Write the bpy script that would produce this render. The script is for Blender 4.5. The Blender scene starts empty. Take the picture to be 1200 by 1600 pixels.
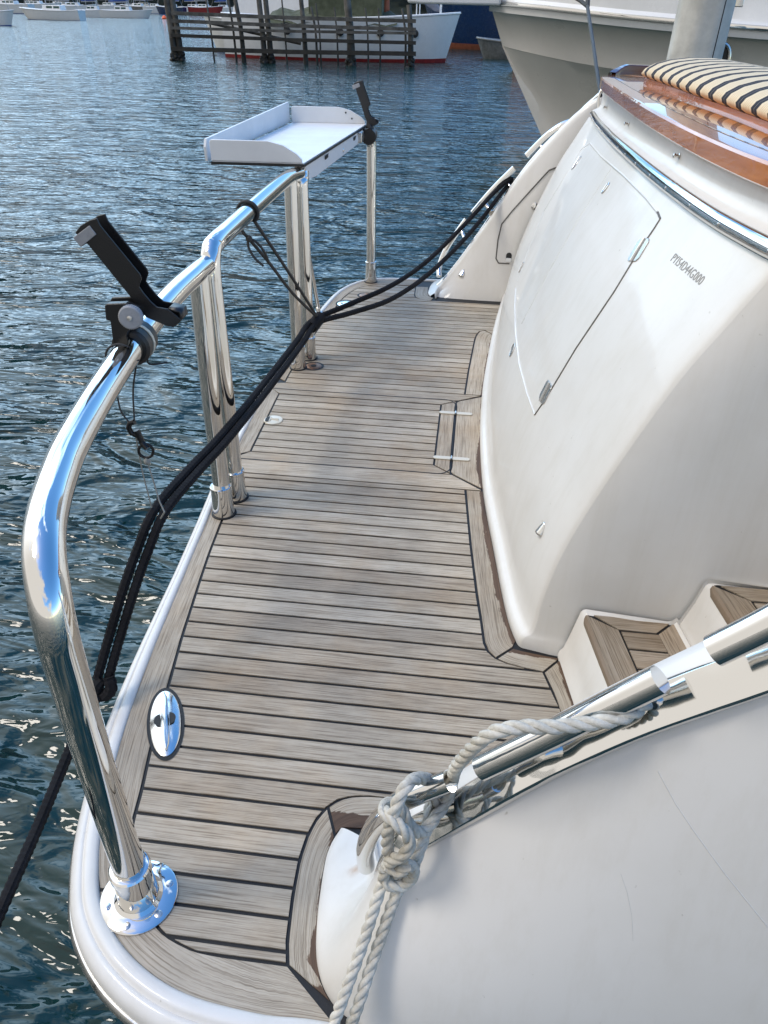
import bpy, bmesh, math, random
from mathutils import Vector as V, Matrix, noise
from mathutils.bvhtree import BVHTree
sc = bpy.context.scene
R = math.radians
random.seed(7)
# ------------------------------------------------------------------ camera
F_PX, PITCH, ROLL, YAW, CH = 1141.64, R(34.685), R(1.164), R(6.102), 1.25
_F = V((-math.sin(YAW), math.cos(YAW), 0)); _R = V((math.cos(YAW), math.sin(YAW), 0)); _U = V((0, 0, 1))
c_fw = _F*math.cos(PITCH) - _U*math.sin(PITCH); _up = _F*math.sin(PITCH) + _U*math.cos(PITCH)
c_r = _R*math.cos(ROLL) + _up*math.sin(ROLL); c_u = -_R*math.sin(ROLL) + _up*math.cos(ROLL)
C0 = V((0, 0, CH))
cd = bpy.data.cameras.new('camera'); cam = bpy.data.objects.new('camera', cd); sc.collection.objects.link(cam)
cd.sensor_fit = 'VERTICAL'; cd.sensor_height = 24; cd.lens = 24*F_PX/1600
cd.clip_start = .02; cd.clip_end = 2000
cam.matrix_world = Matrix(((c_r.x, c_u.x, -c_fw.x, 0), (c_r.y, c_u.y, -c_fw.y, 0), (c_r.z, c_u.z, -c_fw.z, CH), (0, 0, 0, 1)))
sc.camera = cam
# ------------------------------------------------------------------ light
SUN_DIR = V((-.52, -.14, .83)).normalized()       # towards the sun
sun_el = math.asin(SUN_DIR.z); sun_az = math.atan2(SUN_DIR.x, SUN_DIR.y)
w = bpy.data.worlds.new('World'); sc.world = w; w.use_nodes = True
nt = w.node_tree; nt.nodes.clear(); L = nt.links.new
out = nt.nodes.new('ShaderNodeOutputWorld')
sky = nt.nodes.new('ShaderNodeTexSky'); sky.sky_type = 'NISHITA'; sky.sun_disc = False
sky.sun_elevation = sun_el; sky.sun_rotation = sun_az; sky.air_density = 1.0; sky.dust_density = .6; sky.ozone_density = 1.6
bg = nt.nodes.new('ShaderNodeBackground'); bg.inputs[1].default_value = .15
hs = nt.nodes.new('ShaderNodeHueSaturation'); hs.inputs['Saturation'].default_value = 1.3; hs.inputs['Value'].default_value = 1.9
L(sky.outputs[0], hs.inputs['Color']); L(hs.outputs[0], bg.inputs[0])
tc = nt.nodes.new('ShaderNodeTexCoord')
mp = nt.nodes.new('ShaderNodeMapping'); mp.inputs['Scale'].default_value = (1, 1, 2.2); mp.inputs['Location'].default_value = (.3, .15, 0)
L(tc.outputs['Generated'], mp.inputs[0])
nz = nt.nodes.new('ShaderNodeTexNoise'); nz.inputs['Scale'].default_value = 2.1; nz.inputs['Detail'].default_value = 7; nz.inputs['Roughness'].default_value = .58
L(mp.outputs[0], nz.inputs[0])
sx = nt.nodes.new('ShaderNodeSeparateXYZ'); L(tc.outputs['Generated'], sx.inputs[0])
m1 = nt.nodes.new('ShaderNodeMath'); m1.operation = 'MULTIPLY_ADD'; L(sx.outputs[0], m1.inputs[0]); m1.inputs[1].default_value = -.34; m1.inputs[2].default_value = 0
m2 = nt.nodes.new('ShaderNodeMath'); m2.operation = 'ADD'; L(nz.outputs[0], m2.inputs[0]); L(m1.outputs[0], m2.inputs[1])
m3 = nt.nodes.new('ShaderNodeMath'); m3.operation = 'MULTIPLY_ADD'; L(sx.outputs[2], m3.inputs[0]); m3.inputs[1].default_value = -.10; L(m2.outputs[0], m3.inputs[2])
cr = nt.nodes.new('ShaderNodeValToRGB'); cr.color_ramp.elements[0].position = .50; cr.color_ramp.elements[1].position = .64
m4_ = nt.nodes.new('ShaderNodeMath'); m4_.operation = 'MULTIPLY_ADD'; L(sx.outputs[1], m4_.inputs[0]); m4_.inputs[1].default_value = -.25; L(m3.outputs[0], m4_.inputs[2])

cb = nt.nodes.new('ShaderNodeBackground'); cb.inputs[0].default_value = (.96, .98, 1, 1); cb.inputs[1].default_value = 1.0
# clouds glow towards the veiled sun and towards the bright horizon ahead
dt = nt.nodes.new('ShaderNodeVectorMath'); dt.operation = 'DOT_PRODUCT'; L(tc.outputs['Generated'], dt.inputs[0]); dt.inputs[1].default_value = V((-.20, .90, .34)).normalized()
mx_ = nt.nodes.new('ShaderNodeMath'); mx_.operation = 'MAXIMUM'; mx_.inputs[1].default_value = 0; L(dt.outputs['Value'], mx_.inputs[0])
pw = nt.nodes.new('ShaderNodeMath'); pw.operation = 'POWER'; pw.inputs[1].default_value = 2.3; L(mx_.outputs[0], pw.inputs[0])
m6_ = nt.nodes.new('ShaderNodeMath'); m6_.operation = 'MULTIPLY_ADD'; L(pw.outputs[0], m6_.inputs[0]); m6_.inputs[1].default_value = .22; L(m4_.outputs[0], m6_.inputs[2]); L(m6_.outputs[0], cr.inputs[0])
ma = nt.nodes.new('ShaderNodeMath'); ma.operation = 'MULTIPLY_ADD'; ma.inputs[1].default_value = 3.1; ma.inputs[2].default_value = .84; L(pw.outputs[0], ma.inputs[0]); L(ma.outputs[0], cb.inputs[1])
cm = nt.nodes.new('ShaderNodeMix'); cm.data_type = 'RGBA'; L(pw.outputs[0], cm.inputs[0]); cm.inputs[6].default_value = (1, .965, .92, 1); cm.inputs[7].default_value = (.50, .75, 1.0, 1); L(cm.outputs[2], cb.inputs[0])
ms = nt.nodes.new('ShaderNodeMixShader'); L(cr.outputs[0], ms.inputs[0]); L(bg.outputs[0], ms.inputs[1]); L(cb.outputs[0], ms.inputs[2])
L(ms.outputs[0], out.inputs[0])
sl = bpy.data.lights.new('sun', 'SUN'); sl.energy = 1.42; sl.angle = R(16.0); sl.color = (1, .93, .83)
so = bpy.data.objects.new('sun', sl); sc.collection.objects.link(so)
so.rotation_euler = SUN_DIR.to_track_quat('Z', 'Y').to_euler()
sc.view_settings.view_transform = 'Standard'; sc.view_settings.look = 'None'
sc.view_settings.exposure = .2; sc.view_settings.gamma = 1
sc.cycles.max_bounces = 8; sc.cycles.glossy_bounces = 5; sc.cycles.caustics_reflective = False; sc.cycles.caustics_refractive = False

# ------------------------------------------------------------------ survey helpers: a photo pixel seen on a known plane gives the real point
def ray(x, y): return c_fw*F_PX + c_r*(x-600) - c_u*(y-800)
def Z(x, y, z=0.): d = ray(x, y); return C0 + d*((z-CH)/d.z)
def PY(x, y, Y): d = ray(x, y); return C0 + d*(Y/d.y)
# ------------------------------------------------------------------ materials
def newmat(name):
    m = bpy.data.materials.new(name); m.use_nodes = True
    return m, m.node_tree, m.node_tree.nodes['Principled BSDF']
def N(nt, t, **k):
    n = nt.nodes.new(t)
    for a, v in k.items():
        if hasattr(n, a): setattr(n, a, v)
        else: n.inputs[a].default_value = v
    return n
def simple(name, col, rough=.5, metal=0., coat=0., bump=0., bscale=80., var=0., vscale=6., ior=None):
    m, nt, b = newmat(name); b.inputs['Base Color'].default_value = (*col, 1); b.inputs['Roughness'].default_value = rough
    b.inputs['Metallic'].default_value = metal; b.inputs['Coat Weight'].default_value = coat; b.inputs['Coat Roughness'].default_value = .06
    if ior: b.inputs['IOR'].default_value = ior
    tc = N(nt, 'ShaderNodeTexCoord')
    if bump:
        n = N(nt, 'ShaderNodeTexNoise', Scale=bscale, Detail=4); nt.links.new(tc.outputs['Object'], n.inputs['Vector'])
        bp = N(nt, 'ShaderNodeBump', Strength=bump, Distance=.002); nt.links.new(n.outputs[0], bp.inputs['Height']); nt.links.new(bp.outputs[0], b.inputs['Normal'])
    if var:
        n = N(nt, 'ShaderNodeTexNoise', Scale=vscale, Detail=6, Roughness=.65); nt.links.new(tc.outputs['Object'], n.inputs['Vector'])
        mr = N(nt, 'ShaderNodeMapRange'); mr.inputs[1].default_value = .35; mr.inputs[2].default_value = .65; mr.inputs[3].default_value = 1-var; mr.inputs[4].default_value = 1+var*.4
        nt.links.new(n.outputs[0], mr.inputs[0])
        mx = N(nt, 'ShaderNodeVectorMath', operation='MULTIPLY'); mx.inputs[0].default_value = col; nt.links.new(mr.outputs[0], mx.inputs[1])
        nt.links.new(mx.outputs[0], b.inputs['Base Color'])
        mr2 = N(nt, 'ShaderNodeMapRange'); mr2.inputs[1].default_value = .3; mr2.inputs[2].default_value = .7; mr2.inputs[3].default_value = rough*1.35; mr2.inputs[4].default_value = rough*.75
        nt.links.new(n.outputs[0], mr2.inputs[0]); nt.links.new(mr2.outputs[0], b.inputs['Roughness'])
    return m
def gelcoat():
    m, nt, b = newmat('gelcoat'); l = nt.links.new
    b.inputs['Coat Weight'].default_value = .4; b.inputs['Coat Roughness'].default_value = .07; b.inputs['Roughness'].default_value = .3
    tc = N(nt, 'ShaderNodeTexCoord')
    n = N(nt, 'ShaderNodeTexNoise', Scale=2.2, Detail=8, Roughness=.6); l(tc.outputs['Object'], n.inputs['Vector'])
    r = N(nt, 'ShaderNodeValToRGB'); e = r.color_ramp.elements
    e[0].position = .3; e[0].color = (.63, .605, .56, 1); e[1].position = .62; e[1].color = (.70, .68, .645, 1)
    l(n.outputs[0], r.inputs[0])
    # small grime specks
    n2 = N(nt, 'ShaderNodeTexNoise', Scale=55, Detail=3); l(tc.outputs['Object'], n2.inputs['Vector'])
    r2 = N(nt, 'ShaderNodeValToRGB'); e = r2.color_ramp.elements; e[0].position = .215; e[0].color = (.6, .57, .52, 1); e[1].position = .26; e[1].color = (1, 1, 1, 1)
    l(n2.outputs[0], r2.inputs[0])
    ms_ = N(nt, 'ShaderNodeMapping'); ms_.inputs['Scale'].default_value = (22, 22, 1.3); l(tc.outputs['Object'], ms_.inputs[0])
    n5 = N(nt, 'ShaderNodeTexNoise', Scale=1, Detail=6, Roughness=.7); l(ms_.outputs[0], n5.inputs['Vector'])
    r5 = N(nt, 'ShaderNodeValToRGB'); e = r5.color_ramp.elements; e[0].position = .33; e[0].color = (.90, .885, .85, 1); e[1].position = .52; e[1].color = (1, 1, 1, 1); l(n5.outputs[0], r5.inputs[0])
    m5 = N(nt, 'ShaderNodeMix', data_type='RGBA', blend_type='MULTIPLY'); m5.inputs[0].default_value = .4; l(r.outputs[0], m5.inputs[6]); l(r5.outputs[0], m5.inputs[7]); r = m5
    mx = N(nt, 'ShaderNodeMix', data_type='RGBA', blend_type='MULTIPLY'); mx.inputs[0].default_value = .7
    l(r.outputs[2], mx.inputs[6]); l(r2.outputs[0], mx.inputs[7]); l(mx.outputs[2], b.inputs['Base Color'])
    n3 = N(nt, 'ShaderNodeTexNoise', Scale=4, Detail=2); l(tc.outputs['Object'], n3.inputs['Vector'])
    bp = N(nt, 'ShaderNodeBump', Strength=.12, Distance=.01); l(n3.outputs[0], bp.inputs['Height']); l(bp.outputs[0], b.inputs['Normal']); l(bp.outputs[0], b.inputs['Coat Normal'])
    mr = N(nt, 'ShaderNodeMapRange'); mr.inputs[1].default_value = .3; mr.inputs[2].default_value = .7; mr.inputs[3].default_value = .6; mr.inputs[4].default_value = .45
    l(n.outputs[0], mr.inputs[0]); l(mr.outputs[0], b.inputs['Roughness'])
    return m
def chrome(name='polished_steel', rough=.045, base=.72, smear=.5):
    m, nt, b = newmat(name); l = nt.links.new
    b.inputs['Base Color'].default_value = (base, base*.985, base*.95, 1); b.inputs['Metallic'].default_value = 1
    tc = N(nt, 'ShaderNodeTexCoord'); n = N(nt, 'ShaderNodeTexNoise', Scale=18, Detail=8, Roughness=.7); l(tc.outputs['Object'], n.inputs['Vector'])
    mr = N(nt, 'ShaderNodeMapRange'); mr.inputs[1].default_value = .35; mr.inputs[2].default_value = .75; mr.inputs[3].default_value = rough*.5; mr.inputs[4].default_value = rough*2.6
    l(n.outputs[0], mr.inputs[0]); l(mr.outputs[0], b.inputs['Roughness'])
    n2 = N(nt, 'ShaderNodeTexNoise', Scale=9, Detail=2); l(tc.outputs['Object'], n2.inputs['Vector'])
    bp = N(nt, 'ShaderNodeBump', Strength=.15*smear, Distance=.004); l(n2.outputs[0], bp.inputs['Height']); l(bp.outputs[0], b.inputs['Normal'])
    return m
def teak(name='weathered_teak', warm=0.):
    """UV = metres (along the grain, across it); 'tone' = one random number per board; 'edge' = metres from the wet edge"""
    m, nt, b = newmat(name); l = nt.links.new
    uv = N(nt, 'ShaderNodeUVMap'); uv.uv_map = 'grain'
    at = N(nt, 'ShaderNodeAttribute'); at.attribute_name = 'tone'
    tc = N(nt, 'ShaderNodeTexCoord')
    def nz(sx, sy, det, rough=.6, dist=0., wmul=37.):
        mp = N(nt, 'ShaderNodeMapping'); mp.inputs['Scale'].default_value = (sx, sy, 1); l(uv.outputs[0], mp.inputs[0])
        n = N(nt, 'ShaderNodeTexNoise', Detail=det, Roughness=rough, Distortion=dist); n.noise_dimensions = '4D'; n.inputs['Scale'].default_value = 1
        mw = N(nt, 'ShaderNodeMath', operation='MULTIPLY'); mw.inputs[1].default_value = wmul; l(at.outputs['Fac'], mw.inputs[0]); l(mw.outputs[0], n.inputs['W'])
        l(mp.outputs[0], n.inputs['Vector']); return n
    fine = nz(9, 420, 4, .6, .15); mid = nz(3.5, 90, 5, .65, .6); big = nz(2.5, 9, 4, .55, .8)
    ramp = N(nt, 'ShaderNodeValToRGB'); e = ramp.color_ramp.elements
    cols = [(.29, .235, .175), (.45, .385, .30), (.60, .53, .43)]
    if warm: cols = [(.21, .16, .11), (.33, .27, .20), (.45, .39, .32)]
    e[0].position = .28; e[0].color = (*cols[0], 1); e[1].position = .70; e[1].color = (*cols[2], 1); em = e.new(.5); em.color = (*cols[1], 1)
    add = N(nt, 'ShaderNodeMath', operation='MULTIPLY_ADD'); add.inputs[1].default_value = .46; l(mid.outputs[0], add.inputs[0])
    ad2 = N(nt, 'ShaderNodeMath', operation='MULTIPLY'); ad2.inputs[1].default_value = .34; l(fine.outputs[0], ad2.inputs[0]); l(ad2.outputs[0], add.inputs[2])
    ad3 = N(nt, 'ShaderNodeMath', operation='MULTIPLY_ADD'); ad3.inputs[1].default_value = .19; l(at.outputs['Fac'], ad3.inputs[0]); l(add.outputs[0], ad3.inputs[2])
    l(ad3.outputs[0], ramp.inputs[0])
    # darker open grain streaks
    gr = N(nt, 'ShaderNodeValToRGB'); e = gr.color_ramp.elements; e[0].position = .38; e[0].color = (.5, .47, .43, 1); e[1].position = .50; e[1].color = (1, 1, 1, 1)
    l(fine.outputs[0], gr.inputs[0])
    mg = N(nt, 'ShaderNodeMix', data_type='RGBA', blend_type='MULTIPLY'); mg.inputs[0].default_value = .75; l(ramp.outputs[0], mg.inputs[6]); l(gr.outputs[0], mg.inputs[7])
    # warm stains lying across boards (world scale)
    st = N(nt, 'ShaderNodeTexNoise', Scale=3.3, Detail=5, Roughness=.62); l(tc.outputs['Object'], st.inputs['Vector'])
    sr = N(nt, 'ShaderNodeValToRGB'); e = sr.color_ramp.elements; e[0].position = .46; e[0].color = (0, 0, 0, 1); e[1].position = .66; e[1].color = (.5, .5, .5, 1)
    l(st.outputs[0], sr.inputs[0])
    mw = N(nt, 'ShaderNodeMix', data_type='RGBA', blend_type='MULTIPLY'); l(sr.outputs[0], mw.inputs[0]); l(mg.outputs[2], mw.inputs[6]); mw.inputs[7].default_value = (.86, .70, .52, 1)
    # dirt, low frequency
    dn = N(nt, 'ShaderNodeTexNoise', Scale=1.6, Detail=7, Roughness=.7); l(tc.outputs['Object'], dn.inputs['Vector'])
    dm = N(nt, 'ShaderNodeMapRange'); dm.inputs[1].default_value = .35; dm.inputs[2].default_value = .65; dm.inputs[3].default_value = .74; dm.inputs[4].default_value = 1.12; l(dn.outputs[0], dm.inputs[0])
    md = N(nt, 'ShaderNodeVectorMath', operation='MULTIPLY'); l(mw.outputs[2], md.inputs[0]); l(dm.outputs[0], md.inputs[1])
    # edge that stays wet: unweathered brown wood with a ragged outline
    ea = N(nt, 'ShaderNodeAttribute'); ea.attribute_name = 'edge'
    en = nz(14, 60, 5, .75, 0, 3.); e1 = N(nt, 'ShaderNodeMath', operation='MULTIPLY_ADD'); e1.inputs[1].default_value = .034; e1.inputs[2].default_value = -.017; l(en.outputs[0], e1.inputs[0])
    e2 = N(nt, 'ShaderNodeMath', operation='ADD'); l(ea.outputs['Fac'], e2.inputs[0]); l(e1.outputs[0], e2.inputs[1])
    er = N(nt, 'ShaderNodeMapRange'); er.inputs[1].default_value = -.001; er.inputs[2].default_value = .0008; er.inputs[3].default_value = 1; er.inputs[4].default_value = 0; l(e2.outputs[0], er.inputs[0])
    me = N(nt, 'ShaderNodeMix', data_type='RGBA'); l(er.outputs[0], me.inputs[0]); l(md.outputs[0], me.inputs[6])
    br = N(nt, 'ShaderNodeValToRGB'); e = br.color_ramp.elements; e[0].position = .3; e[0].color = (.05, .03, .02, 1); e[1].position = .7; e[1].color = (.15, .09, .055, 1); l(mid.outputs[0], br.inputs[0])
    l(br.outputs[0], me.inputs[7]); l(me.outputs[2], b.inputs['Base Color'])
    b.inputs['Roughness'].default_value = .62; b.inputs['Specular IOR Level'].default_value = .35
    hb = N(nt, 'ShaderNodeMath', operation='MULTIPLY_ADD'); hb.inputs[1].default_value = .4; l(mid.outputs[0], hb.inputs[0]); l(fine.outputs[0], hb.inputs[2])
    bp = N(nt, 'ShaderNodeBump', Strength=.55, Distance=.0016); l(hb.outputs[0], bp.inputs['Height']); l(bp.outputs[0], b.inputs['Normal'])
    return m
def varnish():
    m, nt, b = newmat('varnished_teak'); l = nt.links.new
    tc = N(nt, 'ShaderNodeTexCoord'); mp = N(nt, 'ShaderNodeMapping'); mp.inputs['Scale'].default_value = (40, 3, 40); l(tc.outputs['Object'], mp.inputs[0])
    n = N(nt, 'ShaderNodeTexNoise', Scale=1, Detail=5, Distortion=.4); l(mp.outputs[0], n.inputs['Vector'])
    r = N(nt, 'ShaderNodeValToRGB'); e = r.color_ramp.elements; e[0].position = .3; e[0].color = (.34, .095, .016, 1); e[1].position = .7; e[1].color = (.62, .22, .045, 1)
    l(n.outputs[0], r.inputs[0]); l(r.outputs[0], b.inputs['Base Color'])
    b.inputs['Roughness'].default_value = .25; b.inputs['Coat Weight'].default_value = 1; b.inputs['Coat Roughness'].default_value = .015; b.inputs['Coat IOR'].default_value = 1.45
    return m
def rope_mat(name, c0, c1, rough=.85):
    m, nt, b = newmat(name); l = nt.links.new
    tc = N(nt, 'ShaderNodeTexCoord'); n = N(nt, 'ShaderNodeTexNoise', Scale=160, Detail=5, Roughness=.7); l(tc.outputs['Object'], n.inputs['Vector'])
    n2 = N(nt, 'ShaderNodeTexNoise', Scale=12, Detail=3); l(tc.outputs['Object'], n2.inputs['Vector'])
    ad = N(nt, 'ShaderNodeMath', operation='MULTIPLY_ADD'); ad.inputs[1].default_value = .6; l(n2.outputs[0], ad.inputs[0]); m4 = N(nt, 'ShaderNodeMath', operation='MULTIPLY'); m4.inputs[1].default_value = .4
    l(n.outputs[0], m4.inputs[0]); l(m4.outputs[0], ad.inputs[2])
    r = N(nt, 'ShaderNodeValToRGB'); e = r.color_ramp.elements; e[0].position = .35; e[0].color = (*c0, 1); e[1].position = .62; e[1].color = (*c1, 1); l(ad.outputs[0], r.inputs[0])
    l(r.outputs[0], b.inputs['Base Color']); b.inputs['Roughness'].default_value = rough; b.inputs['Specular IOR Level'].default_value = .25
    bp = N(nt, 'ShaderNodeBump', Strength=.7, Distance=.0015); l(n.outputs[0], bp.inputs['Height']); l(bp.outputs[0], b.inputs['Normal'])
    return m
def water_mat():
    m, nt, b = newmat('harbour_water'); l = nt.links.new
    b.inputs['Base Color'].default_value = (.005, .026, .026, 1); b.inputs['Roughness'].default_value = .07; b.inputs['IOR'].default_value = 1.36
    b.inputs['Specular IOR Level'].default_value = .62
    tc = N(nt, 'ShaderNodeTexCoord')
    def lay(scale, sx, sy, rot, det, rough=.5, dist=.3):
        mp = N(nt, 'ShaderNodeMapping'); mp.inputs['Scale'].default_value = (sx, sy, 1); mp.inputs['Rotation'].default_value = (0, 0, R(rot)); l(tc.outputs['Object'], mp.inputs[0])
        n = N(nt, 'ShaderNodeTexNoise', Scale=scale, Detail=det, Roughness=rough, Distortion=dist); l(mp.outputs[0], n.inputs['Vector']); return n
    a = lay(1.7, .75, 1.6, 14, 3, .42, 1.3); c = lay(5.0, .7, 2.0, -12, 2, .45, .9); d = lay(16, .8, 1.7, 8, 2, .5, .5)
    b1 = N(nt, 'ShaderNodeBump', Strength=1, Distance=.15); l(a.outputs[0], b1.inputs['Height'])
    b2 = N(nt, 'ShaderNodeBump', Strength=1, Distance=.030); l(c.outputs[0], b2.inputs['Height']); l(b1.outputs[0], b2.inputs['Normal'])
    b3 = N(nt, 'ShaderNodeBump', Strength=1, Distance=.006); l(d.outputs[0], b3.inputs['Height']); l(b2.outputs[0], b3.inputs['Normal'])
    l(b3.outputs[0], b.inputs['Normal'])
    return m
def stripes():
    m, nt, b = newmat('striped_canvas'); l = nt.links.new
    uv = N(nt, 'ShaderNodeUVMap'); uv.uv_map = 'grain'; s = N(nt, 'ShaderNodeSeparateXYZ'); l(uv.outputs[0], s.inputs[0])
    mm = N(nt, 'ShaderNodeMath', operation='FRACT'); mu = N(nt, 'ShaderNodeMath', operation='MULTIPLY'); mu.inputs[1].default_value = 1/.108; l(s.outputs[0], mu.inputs[0]); l(mu.outputs[0], mm.inputs[0])
    r = N(nt, 'ShaderNodeValToRGB'); r.color_ramp.interpolation = 'CONSTANT'; e = r.color_ramp.elements
    K = (.012, .013, .022, 1); Cc = (.66, .55, .38, 1); C2 = (.50, .38, .22, 1)
    e[0].position = 0; e[0].color = K; e[1].position = .17; e[1].color = (.25, .22, .18, 1)
    for p, c in ((.185, K), (.355, Cc), (.52, C2), (.54, Cc), (.62, C2), (.64, Cc), (.72, C2), (.74, Cc), (.83, C2), (.85, Cc)):
        x = e.new(p); x.color = c
    l(mm.outputs[0], r.inputs[0])
    n = N(nt, 'ShaderNodeTexNoise', Scale=300, Detail=2); tc = N(nt, 'ShaderNodeTexCoord'); l(tc.outputs['Object'], n.inputs['Vector'])
    l(r.outputs[0], b.inputs['Base Color']); b.inputs['Roughness'].default_value = .9
    bp = N(nt, 'ShaderNodeBump', Strength=.4, Distance=.002); l(n.outputs[0], bp.inputs['Height']); l(bp.outputs[0], b.inputs['Normal'])
    return m
M = {}
M['gel'] = gelcoat(); M['chrome'] = chrome(); M['steel'] = chrome('brushed_steel', .2, .55, .3); M['teak'] = teak(); M['teakw'] = teak('stair_teak', 1)
M['caulk'] = simple('black_caulk', (.005, .005, .006), .6, bump=.3, bscale=200)
M['varnish'] = varnish(); M['vdark'] = simple('mahogany_coaming', (.06, .014, .006), .2, coat=1)
M['black'] = simple('black_plastic', (.009, .009, .010), .38, bump=.25, bscale=400)
M['grey'] = simple('grey_plastic', (.30, .30, .31), .5, var=.15, vscale=60)
M['groove'] = simple('groove_shadow_gap', (.10, .095, .085), .6)
M['seam'] = simple('soft_seam', (.58, .57, .55), .5)
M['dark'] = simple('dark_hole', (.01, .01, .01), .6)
M['blackrope'] = rope_mat('black_braid', (.002, .002, .003), (.011, .011, .013))
M['whiterope'] = rope_mat('white_laid_rope', (.36, .33, .27), (.66, .63, .56))
M['cord'] = simple('thin_cord', (.03, .03, .03), .7); M['wirecord'] = simple('pale_cord', (.25, .25, .23), .6)
M['shackle'] = simple('dark_shackle', (.02, .02, .022), .35, metal=.6)
M['board'] = simple('white_board', (.72, .72, .71), .42, var=.05, vscale=6)
M['white'] = simple('white_paint', (.74, .74, .73), .3, coat=.2, var=.06, vscale=3)
M['offw'] = simple('cream_hull', (.86, .81, .75), .3, coat=.3, var=.06, vscale=1.2)
M['bluestripe'] = simple('blue_paint', (.02, .06, .28), .3); M['red'] = simple('red_antifoul', (.25, .02, .02), .5, var=.3)
M['redc'] = simple('red_cloth', (.6, .02, .02), .7)
M['navy'] = simple('navy_hull', (.008, .03, .09), .25, coat=.4, var=.2); M['rust'] = simple('rust_antifoul', (.25, .07, .03), .7, var=.3)
M['glass'] = simple('tinted_glass', (.02, .07, .06), .08, var=.4, vscale=3); M['canvas'] = simple('olive_canvas', (.075, .085, .05), .85, bump=.6, bscale=8, var=.25, vscale=4)
M['gcanvas'] = simple('grey_sailcover', (.17, .18, .22), .8, bump=.4, bscale=6, var=.2); M['bcanvas'] = simple('blue_sailcover', (.015, .06, .25), .8)
M['wood'] = simple('grey_piling', (.10, .095, .085), .9, bump=1, bscale=10, var=.5, vscale=3); M['wetwood'] = simple('wet_piling', (.013, .013, .011), .55, bump=1, bscale=12, var=.5, vscale=5)
M['concrete'] = simple('grey_post_concrete', (.52, .51, .47), .85, bump=.6, bscale=60, var=.22, vscale=5)
M['alu'] = simple('dull_aluminium', (.22, .22, .21), .45, metal=.5, var=.3); M['orange'] = simple('orange_buoy', (.8, .12, .03), .5)
M['mast'] = simple('mast_alloy', (.35, .36, .38), .4, metal=.3); M['brass'] = simple('tarnished_bronze', (.28, .14, .08), .35, metal=.8)
M['ivory'] = simple('ivory_plastic', (.62, .58, .48), .4, coat=.3)
M['ink'] = simple('engraved_letters', (.27, .265, .25), .6)
M['water'] = water_mat(); M['stripes'] = stripes()
M['forest'] = simple('far_forest', (.018, .030, .020), .95, var=.5, vscale=.3)
M['hill'] = simple('hill_ground', (.02, .03, .02), .95, var=.4, vscale=.1)
M['rub'] = chrome('rub_chrome', .05, .7, 1.2); M['strip'] = chrome('strip_steel', .05, .74, 14.0)
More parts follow.
